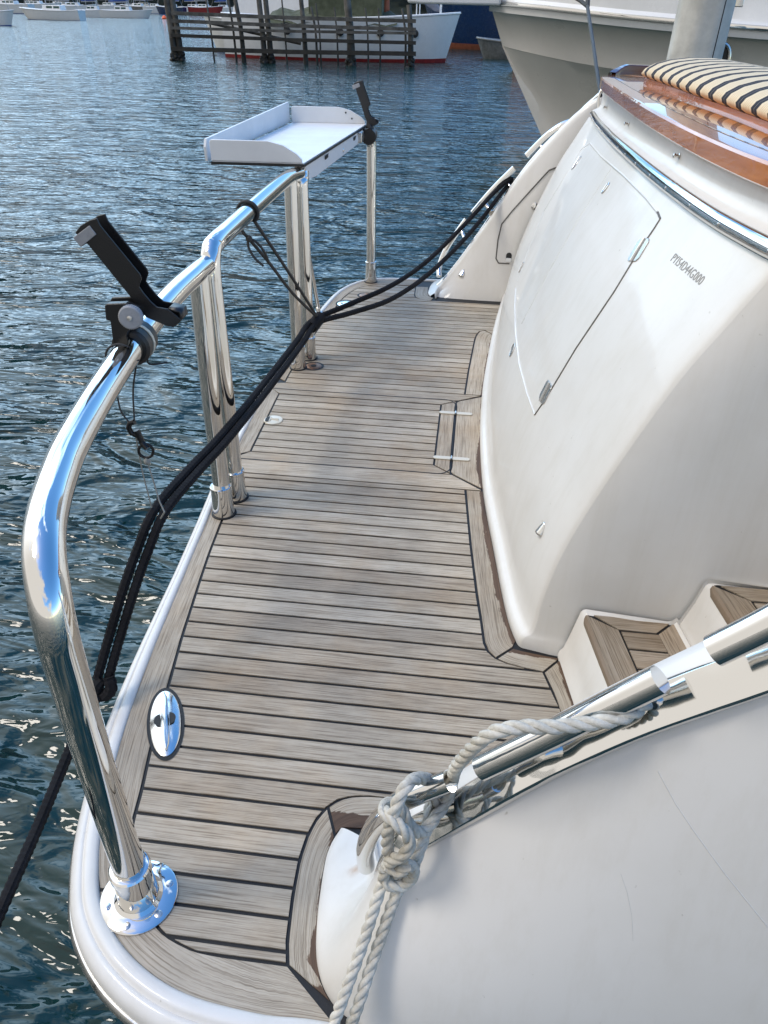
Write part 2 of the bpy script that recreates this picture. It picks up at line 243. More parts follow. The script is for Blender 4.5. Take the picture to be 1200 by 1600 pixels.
# ------------------------------------------------------------------ object helpers
def empty(name, loc, parent=None):
    o = bpy.data.objects.new(name, None); sc.collection.objects.link(o); o.location = loc; o.empty_display_size = .1
    return o
def tag(o, label=None, cat=None, group=None, kind=None):
    if label: o['label'] = label
    if cat: o['category'] = cat
    if group: o['group'] = group
    if kind: o['kind'] = kind
    return o
class MB:
    def __init__(s): s.v = []; s.f = []; s.uv = {}; s.tone = {}; s.edge = []
    def add(s, vs, fs):
        b = len(s.v); s.v += [V(p) for p in vs]; s.f += [[b+i for i in f] for f in fs]; return s
    def tube(s, path, r, n=16, caps=True, closed=False):
        P = [V(p) for p in path]; m = len(P); rr = r if isinstance(r, (list, tuple)) else [r]*m
        T = []
        for i in range(m):
            a = P[(i-1) % m] if (closed or i > 0) else P[i]; b = P[(i+1) % m] if (closed or i < m-1) else P[i]
            t = (b-a); T.append(t.normalized() if t.length > 1e-9 else V((0, 0, 1)))
        up = V((0, 0, 1)) if abs(T[0].z) < .9 else V((1, 0, 0)); nrm = (up - T[0]*up.dot(T[0])).normalized()
        vs = []
        for i in range(m):
            nrm = (nrm - T[i]*nrm.dot(T[i])).normalized(); bi = T[i].cross(nrm)
            for k in range(n):
                a = 2*math.pi*k/n; vs.append(P[i] + nrm*(rr[i]*math.cos(a)) + bi*(rr[i]*math.sin(a)))
        fs = []
        for i in range(m if closed else m-1):
            j = (i+1) % m
            for k in range(n): fs.append([i*n+k, i*n+(k+1) % n, j*n+(k+1) % n, j*n+k])
        if caps and not closed: fs.append(list(range(n))[::-1]); fs.append([(m-1)*n+k for k in range(n)])
        return s.add(vs, fs)
    def lathe(s, base, axis, prof, n=32):
        ax = V(axis).normalized(); u = ax.orthogonal().normalized(); w_ = ax.cross(u); B = V(base); vs = []; fs = []
        for (r, h) in prof:
            for k in range(n):
                a = 2*math.pi*k/n; vs.append(B + ax*h + (u*math.cos(a) + w_*math.sin(a))*r)
        for i in range(len(prof)-1):
            for k in range(n): fs.append([i*n+k, i*n+(k+1) % n, (i+1)*n+(k+1) % n, (i+1)*n+k])
        fs.append(list(range(n))[::-1]); fs.append([(len(prof)-1)*n+k for k in range(n)])
        return s.add(vs, fs)
    def box(s, lo, hi, rot=None, org=None):
        x0, y0, z0 = lo; x1, y1, z1 = hi
        vs = [V(p) for p in ((x0, y0, z0), (x1, y0, z0), (x1, y1, z0), (x0, y1, z0), (x0, y0, z1), (x1, y0, z1), (x1, y1, z1), (x0, y1, z1))]
        if rot is not None: vs = [rot @ p for p in vs]
        if org is not None: vs = [p + V(org) for p in vs]
        return s.add(vs, [[0, 3, 2, 1], [4, 5, 6, 7], [0, 1, 5, 4], [1, 2, 6, 5], [2, 3, 7, 6], [3, 0, 4, 7]])
    def grid(s, rows, closed=False):
        m = len(rows); n = len(rows[0]); vs = [p for r in rows for p in r]; fs = []
        for i in range(m-1):
            for k in range(n if closed else n-1): fs.append([i*n+k, i*n+(k+1) % n, (i+1)*n+(k+1) % n, (i+1)*n+k])
        return s.add(vs, fs)
    def prism(s, pts, d):
        """polygon points (3D) extruded by vector d"""
        d = V(d); n = len(pts); a = [V(p) for p in pts]; b = [p+d for p in a]
        return s.add(a+b, [list(range(n))[::-1], [n+i for i in range(n)]] + [[i, (i+1) % n, n+(i+1) % n, n+i] for i in range(n)])
    def build(s, name, mat, parent=None, smooth=True, bevel=0., subd=0, angle=40, org=None, segs=2, fixn=True, solid=0.):
        me = bpy.data.meshes.new(name); o_ = V(org) if org is not None else V((0, 0, 0))
        me.from_pydata([tuple(p-o_) for p in s.v], [], s.f); me.update()
        if fixn:
            bm = bmesh.new(); bm.from_mesh(me); bmesh.ops.recalc_face_normals(bm, faces=bm.faces); bm.to_mesh(me); bm.free()
        for mm in (mat if isinstance(mat, list) else [mat]): me.materials.append(M[mm] if isinstance(mm, str) else mm)
        o = bpy.data.objects.new(name, me); sc.collection.objects.link(o); o.location = o_
        if parent is not None:
            o.parent = parent
            if parent.type == 'EMPTY' : o.matrix_parent_inverse = Matrix.Translation(-V(parent.location))
        if smooth:
            me.polygons.foreach_set('use_smooth', [True]*len(me.polygons)); me.set_sharp_from_angle(angle=R(angle))
        if solid: md = o.modifiers.new('solid', 'SOLIDIFY'); md.thickness = solid; md.offset = -1
        if bevel: md = o.modifiers.new('bevel', 'BEVEL'); md.width = bevel; md.segments = segs; md.limit_method = 'ANGLE'; md.angle_limit = R(35)
        if subd: md = o.modifiers.new('sub', 'SUBSURF'); md.levels = subd; md.render_levels = subd
        return o
def cr(pts, n=8, closed=False):
    """Catmull-Rom through points"""
    P = [V(p) for p in pts]; m = len(P); o = []
    rng = range(m) if closed else range(m-1)
    for i in rng:
        p1 = P[i]; p2 = P[(i+1) % m]
        p0 = P[(i-1) % m] if (closed or i > 0) else p1*2-p2
        p3 = P[(i+2) % m] if (closed or i < m-2) else p2*2-p1
        for k in range(n):
            t = k/n; o.append(.5*((2*p1) + (p2-p0)*t + (2*p0-5*p1+4*p2-p3)*t*t + (3*p1-p0-3*p2+p3)*t**3))
    if not closed: o.append(P[-1])
    return o
def lerp_tab(tab, x):
    if x <= tab[0][0]: return tab[0][1]
    for (a, b), (c, d) in zip(tab, tab[1:]):
        if x <= c: return b + (d-b)*(x-a)/(c-a)
    return tab[-1][1]
def smooth_tab(tab, n=10):
    return [(p.x, p.y) for p in cr([(a, b, 0) for a, b in tab], n)]
def bvh(o): return BVHTree.FromPolygons([v.co.copy() for v in o.data.vertices], [list(p.vertices) for p in o.data.polygons])
def hit(b, x, y):
    d = ray(x, y).normalized(); r = b.ray_cast(C0, d); n = r[1]
    if r[0] is None: raise ValueError('no surface at %s,%s' % (x, y))
    if n.dot(d) > 0: n = -n
    return r[0], n
# ================================================================== WATER, SHORE
g = MB()
def wgrid():
    xs = [-700, -300, -120, -60, -30, -15, -6, 0, 6, 15, 40, 120, 300, 700]; ys = [-300, -60, -10, 0, 6, 12, 20, 35, 60, 120, 300, 900]
    return [[(x, y, -.40) for x in xs] for y in ys]
g.grid(wgrid()); wat = g.build('water', 'water', smooth=False); tag(wat, kind='structure')
rows = []
for j in range(9):
    row = []
    for i in range(81):
        x = -330 + i*6.5; y = 158 + j*12 + 10*noise.noise(V((x*.02, 3, 0))) + max(0, -x-60)*.05
        z = -.8 + (0 if j == 0 else (5+j*2.6)*(.8+.4*noise.noise(V((x*.03, j*.4, 1)))))
        row.append((x, y, z))
    rows.append(row)
hl = MB().grid(rows).build('hillside', 'hill'); tag(hl, kind='structure')
f = MB()
for k in range(1500):
    x = random.uniform(-200, 40); j = random.random(); y = 160 + 60*j*j + max(0, -x-60)*.05; z0 = -.5 + 14*j
    r = random.uniform(1.6, 3.4); hgt = random.uniform(3, 7)
    cx, cy, cz = x, y, z0+hgt
    for q in range(9):
        a = random.uniform(0, 6.28); b_ = random.uniform(-1, 1)
        p = V((cx+math.cos(a)*r*random.random(), cy+math.sin(a)*r, cz+b_*hgt*.6)); s_ = random.uniform(.7, 1.6)
        d1 = V((random.uniform(-1, 1), random.uniform(-1, 1), random.uniform(-1, 1))).normalized()*s_; d2 = d1.orthogonal().normalized()*s_
        f.add([p, p+d1, p+d1*.6+d2, p-d1*.4+d2*.8], [[0, 1, 2, 3]])
fo = f.build('forest', 'forest', smooth=False, fixn=False); tag(fo, kind='stuff')

# ================================================================== THE YACHT
yacht = empty('motor_yacht', (0, 2.26, 0))
tag(yacht, 'white motor yacht stern in the foreground with grey teak swim platform and steel rails', 'motor yacht')
# ---- plan curves
OLp = [(.30, .425), (.1, .436), (-.115, .452), (-.226, .45), (-.351, .465), (-.451, .508), (-.523, .571), (-.562, .64), (-.597, .74), (-.634, .911), (-.660, 1.12), (-.682, 1.4), (-.706, 1.723), (-.734, 2.063), (-.745, 2.4), (-.743, 2.785), (-.72, 3.2), (-.697, 3.50), (-.66, 3.80), (-.58, 3.98), (-.459, 4.055), (-.245, 4.075), (0, 4.085), (.30, 4.09)]
OL = cr([(a, b, 0) for a, b in OLp], 8)
ILp = [(-.194, .523), (-.32, .525), (-.37, .533), (-.42, .555), (-.475, .61), (-.525, .695), (-.545, .80), (-.568, .92), (-.59, 1.075), (-.608, 1.195), (-.623, 1.319), (-.645, 1.512), (-.657, 1.666), (-.668, 1.80), (-.676, 1.956), (-.684, 2.1), (-.69, 2.39), (-.694, 2.548), (-.696, 2.72), (-.692, 2.95), (-.673, 3.285), (-.655, 3.45), (-.632, 3.712), (-.58, 3.88), (-.52, 3.935), (-.449, 3.962), (-.25, 3.975)]
IL = cr([(a, b, 0) for a, b in ILp], 6)
def x_on(curve, y, first=True):
    best = None
    for a, b in zip(curve, curve[1:]):
        if (a.y-y)*(b.y-y) <= 0 and abs(a.y-b.y) > 1e-9:
            x = a.x + (b.x-a.x)*(y-a.y)/(b.y-a.y); best = x if best is None else min(best, x)
    return best
XB = smooth_tab([(1.20, .215), (1.282, .192), (1.391, .166), (1.653, .135), (1.945, .104), (2.274, .090), (2.55, .092), (2.82, .103), (3.334, .140), (3.822, .191)])
XR = smooth_tab([(1.1, .57), (1.282, .505), (1.42, .474), (1.578, .451), (1.85, .43), (2.147, .4205), (2.5, .425), (2.84, .437), (3.3, .457), (3.756, .489), (3.9, .50)])
ZR = smooth_tab([(1.1, .93), (1.5, .93), (2.147, .927), (2.84, .905), (3.756, .88), (3.9, .876)])
PROF = smooth_tab([(0, 0), (.09, .03), (.176, .074), (.335, .184), (.531, .377), (.745, .626), (.859, .80), (.95, .945), (1, 1.03)])
def tx(Y, z):
    s = z/lerp_tab(ZR, Y); x0 = lerp_tab(XB, Y); x1 = lerp_tab(XR, Y)
    return x0 + (x1-x0)*lerp_tab(PROF, s)
# ---- swim platform body (white moulding) with its rim
def offs(curve, d):
    o = []
    for i, p in enumerate(curve):
        a = curve[max(0, i-1)]; b = curve[min(len(curve)-1, i+1)]; t = (b-a).normalized(); nrm = V((-t.y, t.x, 0))
        o.append(p + nrm*d)
    return o
# OL runs from near (+x) round to far; outward is to its left side -> check sign
sgn = 1
t_ = (OL[40]-OL[39]).normalized()
if V((-t_.y, t_.x, 0)).x > 0: sgn = -1
rimprof = [(-.30, -.012), (-.004, -.010), (-.001, .002), (.004, .0055), (.017, .0055), (.0225, .003), (.0245, -.003), (.0265, -.0045), (.029, -.003), (.037, -.0055), (.045, -.013), (.050, -.024), (.052, -.05), (.050, -.085), (.04, -.16), (.0, -.30), (-.3, -.34)]
wid = []
rows = []
for i, p in enumerate(OL):
    k = 1.0 if p.y < .9 else max(.72, 1-(p.y-.9)*.5)
    a = OL[max(0, i-1)]; b = OL[min(len(OL)-1, i+1)]; t = (b-a).normalized(); nrm = V((-t.y, t.x, 0))*sgn
    rows.append([p + nrm*(o_*k if o_ > 0 else (o_ if abs(o_) < .1 else 0)) + V((0, 0, z)) + (V((.28 if o_ < -.1 else 0, 0, 0))) for o_, z in rimprof])
plat = MB().grid(rows).build('swim_platform', 'gel', yacht, angle=60)
# stainless band round the platform
band = []
for i, p in enumerate(OL):
    k = 1.0 if p.y < .9 else max(.72, 1-(p.y-.9)*.5)
    a = OL[max(0, i-1)]; b = OL[min(len(OL)-1, i+1)]; t = (b-a).normalized(); nrm = V((-t.y, t.x, 0))*sgn
    band.append([p + nrm*(.052*k + dx) + V((0, 0, -.055+dz)) for dx, dz in ((-.006, .013), (.002, .012), (.0065, .007), (.008, 0), (.0065, -.007), (.002, -.012), (-.006, -.013))])
MB().grid(band).build('rubbing_band', 'steel', plat)
# ---- caulking bed under the boards
bed = [(p.x, p.y, -.003) for p in OL] 
bb = MB().add(bed, [list(range(len(bed)))]).build('caulking', 'caulk', plat, smooth=False)
# ---- boards
class Boards:
    def __init__(s, z=0., th=.004): s.v = []; s.f = []; s.uv = []; s.tn = []; s.ed = []; s.z = z
    def quadstrip(s, A, B, tone=None, edgeA=None, along=None, swap=False):
        """A and B: matching point lists (x,y); grain runs along them. edgeA: distance function or None"""
        tone = random.random() if tone is None else tone; u0 = random.uniform(0, 40); v0 = random.uniform(0, 40); n = len(A); b0 = len(s.v); u = 0; us = []
        for i in range(n):
            if i: u += ((V(A[i])+V(B[i]))*.5-(V(A[i-1])+V(B[i-1]))*.5).length
            us.append(u)
        for i in range(n):
            a = V((*A[i][:2], 0)); b = V((*B[i][:2], 0)); w_ = (b-a).length
            zz = s.z
            s.v += [(a.x, a.y, zz), (b.x, b.y, zz)]
            if along is None: s.uv += [(u0+us[i], v0), (u0+us[i], v0+w_)]
            else:
                al = V((*along, 0)).normalized(); ac = V((-al.y, al.x, 0))
                s.uv += [(u0+a.dot(al), v0+a.dot(ac)), (u0+b.dot(al), v0+b.dot(ac))]
            s.tn += [tone]*2
            s.ed += ([1., 1.] if edgeA is None else [edgeA(a), edgeA(b)])
        for i in range(n-1): s.f.append([b0+2*i, b0+2*i+2, b0+2*i+3, b0+2*i+1])
    def poly(s, P, along, g=.003, tone=None, edge=None):
        """convex-ish polygon, inset by g"""
        n = len(P); P = [V((p[0], p[1], 0)) for p in P]
        ar = sum(P[i].x*P[(i+1) % n].y-P[(i+1) % n].x*P[i].y for i in range(n))
        if ar < 0: P = P[::-1]
        Q = []
        for i in range(n):
            a, b, c = P[i-1], P[i], P[(i+1) % n]; d1 = (b-a).normalized(); d2 = (c-b).normalized()
            n1 = V((-d1.y, d1.x, 0)); n2 = V((-d2.y, d2.x, 0)); bis = (n1+n2); L_ = bis.length_squared
            Q.append(b + bis*(2*g/L_ if L_ > .3 else g))
        tone = random.random() if tone is None else tone; u0 = random.uniform(0, 40); v0 = random.uniform(0, 40)
        al = V((*along, 0)).normalized(); ac = V((-al.y, al.x, 0)); b0 = len(s.v)
        for q in Q:
            s.v.append((q.x, q.y, s.z)); s.uv.append((u0+q.dot(al), v0+q.dot(ac))); s.tn.append(tone); s.ed.append(1. if edge is None else edge(q))
        s.f.append([b0+i for i in range(n)])
    def build(s, name, mat, parent):
        me = bpy.data.meshes.new(name); me.from_pydata(s.v, [], s.f); me.update(); me.materials.append(M[mat])
        uvl = me.uv_layers.new(name='grain'); t = me.attributes.new('tone', 'FLOAT', 'POINT'); e = me.attributes.new('edge', 'FLOAT', 'POINT')
        for lp in me.loops: uvl.data[lp.index].uv = s.uv[lp.vertex_index]
        for i in range(len(s.v)): t.data[i].value = s.tn[i]; e.data[i].value = s.ed[i]
        bm = bmesh.new(); bm.from_mesh(me)
        for fc in bm.faces:
            fc.normal_update()
            if fc.normal.z < 0: fc.normal_flip()
        # turn down the rims so a board has thickness
        ext = bmesh.ops.extrude_edge_only(bm, edges=[e_ for e_ in bm.edges if e_.is_boundary])
        for v_ in [x for x in ext['geom'] if isinstance(x, bmesh.types.BMVert)]: v_.co.z -= .0032
        bm.to_mesh(me); bm.free()
        o = bpy.data.objects.new(name, me); sc.collection.objects.link(o); o.parent = parent
        if parent.type == 'EMPTY': o.matrix_parent_inverse = Matrix.Translation(-V(parent.location))
        return o
PW = .041035*CH; Y00 = 1.33675*CH      # plank pitch, and the seam numbered 0
G = .0037
HY0, HY1 = 1.956, 2.648                 # hatch frame, outer
IY0, IY1, IX = 2.092, 2.546, -.060      # hatch, inner
def xl(Y):
    return x_on(IL, Y) if Y > .53 else -.36
XRp = [(.5, -.194), (.523, -.194), (.56, -.203), (.632, -.210), (.70, -.212), (.745, -.207), (.78, -.197), (.806, -.182), (.825, -.163), (.836, -.135), (.8405, -.10), (.842, .305), (1.0, .290), (1.10, .279), (1.142, .266), (1.207, .247), (1.214, .20), (1.222, .165), (1.235, .138), (1.255, .120), (1.282, .111), (1.359, .103), (1.454, .091), (1.672, .070), (1.952, .048), (2.648, .027), (2.874, .036), (3.24, .057), (3.30, .065), (3.345, .078), (3.362, .105), (3.366, .16), (3.80, .19), (3.74, .19)]
def xr(Y):
    if Y > 3.366:
        if Y < 3.735: return lerp_tab(XB, Y)+.004
        return lerp_tab([(3.735, -.18), (3.745, -.21), (3.77, -.255), (3.80, -.268), (3.97, -.275)], Y)
    return lerp_tab(XRp[:-2], Y)
deck = Boards()
def plank(ya, yb, fl, fr, n=7):
    ya += G; yb -= G
    if yb-ya < .003: return
    A = []; B = []
    # sides follow the boundary curves
    ys = [ya+(yb-ya)*i/n for i in range(n+1)]
    Lp = [(fl(y)+G, y) for y in ys]; Rp = [(fr(y)-G, y) for y in ys]
    # cut where right < left
    ok = [i for i in range(n+1) if Rp[i][0] > Lp[i][0]+.01]
    if len(ok) < 2: return
    Lp = [Lp[i] for i in ok]; Rp = [Rp[i] for i in ok]
    tone = random.random(); u0 = random.uniform(0, 40); v0 = random.uniform(0, 40); b0 = len(deck.v)
    for (a, b) in zip(Lp, Rp):
        for p in (a, b):
            deck.v.append((p[0], p[1], 0)); deck.uv.append((u0+p[0], v0+p[1])); deck.tn.append(tone); deck.ed.append(1.)
    for i in range(len(Lp)-1): deck.f.append([b0+2*i, b0+2*i+1, b0+2*i+3, b0+2*i+2])
ks = list(range(-46, 26))
seams = sorted([Y00 - k*PW for k in ks])
seams = [s_ for s_ in seams if .523 < s_ < 3.965]
allY = [.5235] + seams + [3.963]
for a, b in zip(allY, allY[1:]):
    segs_ = []
    lo, hi = a, b
    # split for hatch frame
    if lo < HY0: segs_.append((lo, HY0 if abs(HY0-hi) < .02 or hi > HY0 else hi, xl, xr))
    elif hi > HY1: segs_.append((HY1 if lo < HY1 or lo-HY1 < .012 else lo, hi, xl, xr))
    if hi > IY0 and lo < IY1: segs_.append((max(lo, IY0), min(hi, IY1), xl, lambda y: IX))
    for s0, s1, fl, fr in segs_:
        if s0 < .53: plank(s0, s1, lambda y: x_on(IL, max(y, .5262)) if y > .5262 else -.335, fr, 12)
        elif s1 > 3.3 and s1 < 3.40 or s0 < .85 < s1+.03 or (1.17 < s1 and s0 < 1.29): plank(s0, s1, fl, fr, 14)
        else: plank(s0, s1, fl, fr)
deck.build('teak_planking', 'teak', plat)
# ---- margin boards
mg = Boards()
def resample(c, n):
    Ls = [0]
    for a, b in zip(c, c[1:]): Ls.append(Ls[-1]+(b-a).length)
    o = []
    for i in range(n):
        t = Ls[-1]*i/(n-1); j = 0
        while j < len(Ls)-2 and Ls[j+1] < t: j += 1
        u = (t-Ls[j])/max(1e-9, Ls[j+1]-Ls[j]); o.append(c[j].lerp(c[j+1], u))
    return o
def cut(curve, f0, f1):
    return [p for p in curve if f0(p) and f1(p)]
def between(curve, ya, yb, lim=lambda p: True):
    c = [p for p in curve if ya < p.y < yb and lim(p)]
    return c
def margin(outer, inner, n=24, edge=None, tone=None, gO=.002):
    """strip between two curves running the same way; ends are left a caulk's width short"""
    O = resample(outer, n); I = resample(inner, n); A = []; B = []
    for o_, i_ in zip(O, I):
        d = (i_-o_).normalized(); A.append(o_+d*gO); B.append(i_-d*G)
    for lst in (A, B):
        t = (lst[1]-lst[0]).normalized(); lst[0] = lst[0]+t*G; t = (lst[-2]-lst[-1]).normalized(); lst[-1] = lst[-1]+t*G
    mg.quadstrip([(p.x, p.y) for p in A], [(p.x, p.y) for p in B], tone, edge)
P2 = lambda a, b: V((a, b, 0))
def ol_seg(pa, pb): # piece of OL between two points (nearest)
    ia = min(range(len(OL)), key=lambda i: (OL[i]-pa).length); ib = min(range(len(OL)), key=lambda i: (OL[i]-pb).length)
    return [pa]+OL[ia+1:ib]+[pb]
def il_seg(pa, pb):
    ia = min(range(len(IL)), key=lambda i: (IL[i]-pa).length); ib = min(range(len(IL)), key=lambda i: (IL[i]-pb).length)
    return [pa]+IL[ia+1:ib]+[pb]
margin(ol_seg(P2(-.105, .452), P2(-.540, .60)), il_seg(P2(-.194, .523), P2(-.475, .61)))
margin(ol_seg(P2(-.540, .60), P2(-.7255, 1.95)), il_seg(P2(-.475, .61), P2(-.676, 1.956)), 40)
margin(ol_seg(P2(-.734, 2.055), P2(-.746, 2.607)), il_seg(P2(-.684, IY0), P2(-.694, IY1)), 10)
margin(ol_seg(P2(-.7445, 2.70), P2(-.700, 3.47)), il_seg(P2(-.696, 2.66), P2(-.655, 3.45)), 24)
margin(ol_seg(P2(-.700, 3.47), P2(-.245, 4.075)), il_seg(P2(-.655, 3.45), P2(-.275, 3.974)), 30)
# hatch frame: near and far boards, left ends reach the platform edge
def frame_board(yo, yi, far):
    # outer half and inner half, split by the thin hatch outline
    pass
hm = 2.040; hM = 2.588; hx = -.002
def arc(cx, cy, r, a0, a1, n=7): return [(cx+r*math.cos(R(a0+(a1-a0)*i/n)), cy+r*math.sin(R(a0+(a1-a0)*i/n))) for i in range(n+1)]
rr = .05
XBn = lambda y: lerp_tab(XB, y)
x1n, x1f = XBn(HY0)+.002, XBn(HY1)+.002
# mitre lines: near from (IX+.004, IY0) to (x1n, HY0); crossing hatch outline y=hm at x:
def mx(y, ya, xa, yb, xb): return xa+(xb-xa)*(y-ya)/(yb-ya)
xmn = mx(hm, IY0, IX, HY0, x1n); xmf = mx(hM, IY1, IX, HY1, x1f)
mg.poly([(-.730, hm), (x_on(OL, HY0)+.002, HY0+.002), (-.676, HY0), (.048, HY0), (x1n, HY0), (xmn, hm)], (1, .01), edge=None)
mg.poly([(-.735, hm), (xmn, hm), (IX, IY0), (-.684, IY0)], (1, 0))
mg.poly([(-.735, hM), (xmf, hM), (IX, IY1), (-.694, IY1)], (1, 0))
mg.poly([(-.742, hM), (x_on(OL, HY1)+.002, HY1-.01), (-.696, HY1), (.03, HY1), (x1f, HY1), (xmf, hM)], (1, 0))
# right side of the hatch frame: inner board (with rounded corners) and outer board
eb = lambda w_: (lambda p: (lerp_tab(XB, p.y) - p.x) - w_)
mg.poly([(IX, IY0), (IX, IY1)] + [(xmf-.006, hM-.006)] + [(hx-.004, hM-.05)] + [(hx-.004, hm+.05)] + [(xmn-.006, hm+.006)], (0, 1))
n_ = 10; A = [(hx, hm+.045+(hM-hm-.09)*i/n_) for i in range(n_+1)]
A = [(xmn, hm)]+[(hx-.003, hm+.02)]+A+[(hx-.003, hM-.02)]+[(xmf, hM)]
Bp = [(XBn(y)+.002, y) for y in [HY0+.004+(HY1-HY0-.008)*i/(len(A)-1) for i in range(len(A))]]
mg.quadstrip([(a[0]+G, a[1]+(G*1.3 if i == 0 else (-G*1.3 if i == len(A)-1 else 0))) for i, a in enumerate(A)], [(b[0], b[1]+(G*2 if i == 0 else (-G*2 if i == len(Bp)-1 else 0))) for i, b in enumerate(Bp)], None,
             lambda p: (lerp_tab(XB, p.y)-p.x) - .018*max(0, 1-abs(p.y-2.12)/.22), along=(0, 1))
# margin along the transom: near and far pieces
Ain = [P2(xr(y), y) for y in [1.285+(HY0-1.285)*i/16 for i in range(17)]]
Bin = [P2(XBn(y)+.002, y) for y in [1.30+(HY0-1.30)*i/16 for i in range(17)]]
Ain = [P2(.138, 1.235), P2(.120, 1.255)]+Ain
Bin = [P2(.178, 1.278), P2(.181, 1.29)]+Bin
margin(Ain, Bin, 26, edge=lambda p: (lerp_tab(XB, max(1.26, p.y))-p.x) - (.009+.008*math.sin((p.y-1.2)*4)), gO=G)
Ain = [P2(xr(y), y) for y in [HY1+(3.30-HY1)*i/14 for i in range(15)]]+[P2(.078, 3.345), P2(.10, 3.360)]
Bin = [P2(XBn(y)+.002, y) for y in [HY1+(3.31-HY1)*i/16 for i in range(17)]]
margin(Ain, Bin, 26, edge=lambda p: (lerp_tab(XB, p.y)-p.x)-.004, gO=G)
mg.poly([(.10, 3.362), (.115, 3.366), (XBn(3.366), 3.366), (XBn(3.31), 3.315)], (1, 0))
# corner board by the stairs and the board along the first riser
margin([P2(.138, 1.235), P2(.165, 1.222), P2(.20, 1.214), P2(.247, 1.207)], [P2(.178, 1.276), P2(.20, 1.270), P2(.25, 1.262), P2(.290, 1.257)], 12, edge=lambda p: 1.268-(p.x-.2)*.10-p.y-.011, gO=G)
margin([P2(.247, 1.207), P2(.266, 1.142), P2(.290, 1.0), P2(.305, .842)], [P2(.290, 1.257), P2(.318, 1.142), P2(.345, 1.0), P2(.375, .80)], 14, edge=lambda p: (.290+(1.257-p.y)*.19-p.x)-.014, gO=G)
# boards round the toe of the near wing
toe_in = [P2(-.115, .478), P2(-.135, .50), P2(-.152, .545), P2(-.160, .60), P2(-.166, .66), P2(-.166, .71), P2(-.158, .748)]
toe_out = [P2(-.194, .523), P2(-.203, .56), P2(-.210, .632), P2(-.212, .70), P2(-.207, .745), P2(-.197, .78), P2(-.182, .806)]
margin(toe_out, toe_in, 18, edge=lambda p: (-.163-.0-p.x if p.y > .52 else -.135-p.x)*1.0-.003, gO=G)
margin([P2(-.182, .806), P2(-.163, .825), P2(-.135, .836), P2(-.10, .8405), P2(.05, .842), P2(.305, .842)], [P2(-.158, .748), P2(-.148, .765), P2(-.125, .766), P2(-.09, .770), P2(.05, .785), P2(.38, .785)], 30, edge=lambda p: (p.y-.783)-.014, gO=G)
# toe of the far wing
margin([P2(-.18, 3.737), P2(-.21, 3.742), P2(-.24, 3.755), P2(-.262, 3.785), P2(-.270, 3.83), P2(-.275, 3.96)], [P2(-.165, 3.79), P2(-.175, 3.792), P2(-.185, 3.80), P2(-.195, 3.82), P2(-.20, 3.85), P2(-.205, 3.965)], 20, gO=G)
mg.build('teak_margin', 'teak', plat)
# ---- hatch outline seam (thin routed line) and hinges
def flat_line(pts, w_, z, name, mat, parent):
    P = [V((p[0], p[1], z)) for p in pts]; rows = []
    for i, p in enumerate(P):
        t = (P[min(i+1, len(P)-1)]-P[max(0, i-1)]).normalized(); nn = V((-t.y, t.x, 0))*w_*.5; rows.append([p-nn, p+nn])
    return MB().grid(rows).build(name, mat, parent, smooth=False)
ol = [(-.73, hm)]+[(x, hm) for x in (-.5, -.3, -.12)]+arc(hx-rr, hm+rr*.9, rr*.95, -90, 0)+arc(hx-rr, hM-rr*.9, rr*.95, 0, 90)+[(x, hM) for x in (-.12, -.3, -.5, -.735)]
flat_line(ol, .0042, .0008, 'hatch_seam', 'caulk', plat)
def hinge_strip(cx, cy):
    m = MB(); 
    def leaf(x0, x1):
        pts = [(x0, -.0095), (x1-.008, -.0095)]+[(x1-.0095+.0095*math.cos(R(a)), .0095*math.sin(R(a))) for a in (-60, -30, 0, 30, 60)]+[(x1-.008, .0095), (x0, .0095)]
        return [V((cx+px*1.0, cy+py, .0008)) for px, py in pts]
    m.prism(leaf(.004, .062), (0, 0, .0035)); 
    l2 = [V((2*cx-p.x, p.y, p.z)) for p in leaf(.004, .062)]; m.prism(l2, (0, 0, .0035))
    h = m.build('hatch_hinge', 'ivory', plat, bevel=.0008)
    k = MB().tube([(cx, cy-.0095, .004), (cx, cy+.0095, .004)], .0042, 10).build('hinge_pin', 'steel', h)
hinge_strip(-.002, 2.476); hinge_strip(-.004, 2.140)
# ---- deck fittings
def disc_fit(name, cx, cy, rx, ry, rot, mat, h=.004, dome=.0, par=None, ring=True):
    m = MB(); n = 40; rws = []
    for (k, z) in ((1.0, 0), (1.0, h*.6), (.95, h), (.5, h+dome*.8), (.02, h+dome)):
        row = []
        for i in range(n):
            a = 2*math.pi*i/n; x = rx*k*math.cos(a); y = ry*k*math.sin(a); c_, s_ = math.cos(R(rot)), math.sin(R(rot))
            row.append(V((cx+x*c_-y*s_, cy+x*s_+y*c_, z)))
        rws.append(row)
    m.grid(rws, closed=True); m.add(rws[-1], [list(range(n))])
    o = m.build(name, mat, par or plat)
    if ring:
        q = MB(); rws = []
        for k, z in ((1.0, .0015), (1+.0055/max(rx, ry), .0015)):
            rws.append([V((cx+(rx*k+(.0045 if k > 1 else 0))*math.cos(2*math.pi*i/n)*math.cos(R(rot))-(ry*k+(.0045 if k > 1 else 0))*math.sin(2*math.pi*i/n)*math.sin(R(rot)), cy+(rx*k+(.0045 if k > 1 else 0))*math.cos(2*math.pi*i/n)*math.sin(R(rot))+(ry*k+(.0045 if k > 1 else 0))*math.sin(2*math.pi*i/n)*math.cos(R(rot)), z)) for i in range(n)])
        q.grid(rws, closed=True).build('sealant_ring', 'caulk', o, smooth=False)
    return o
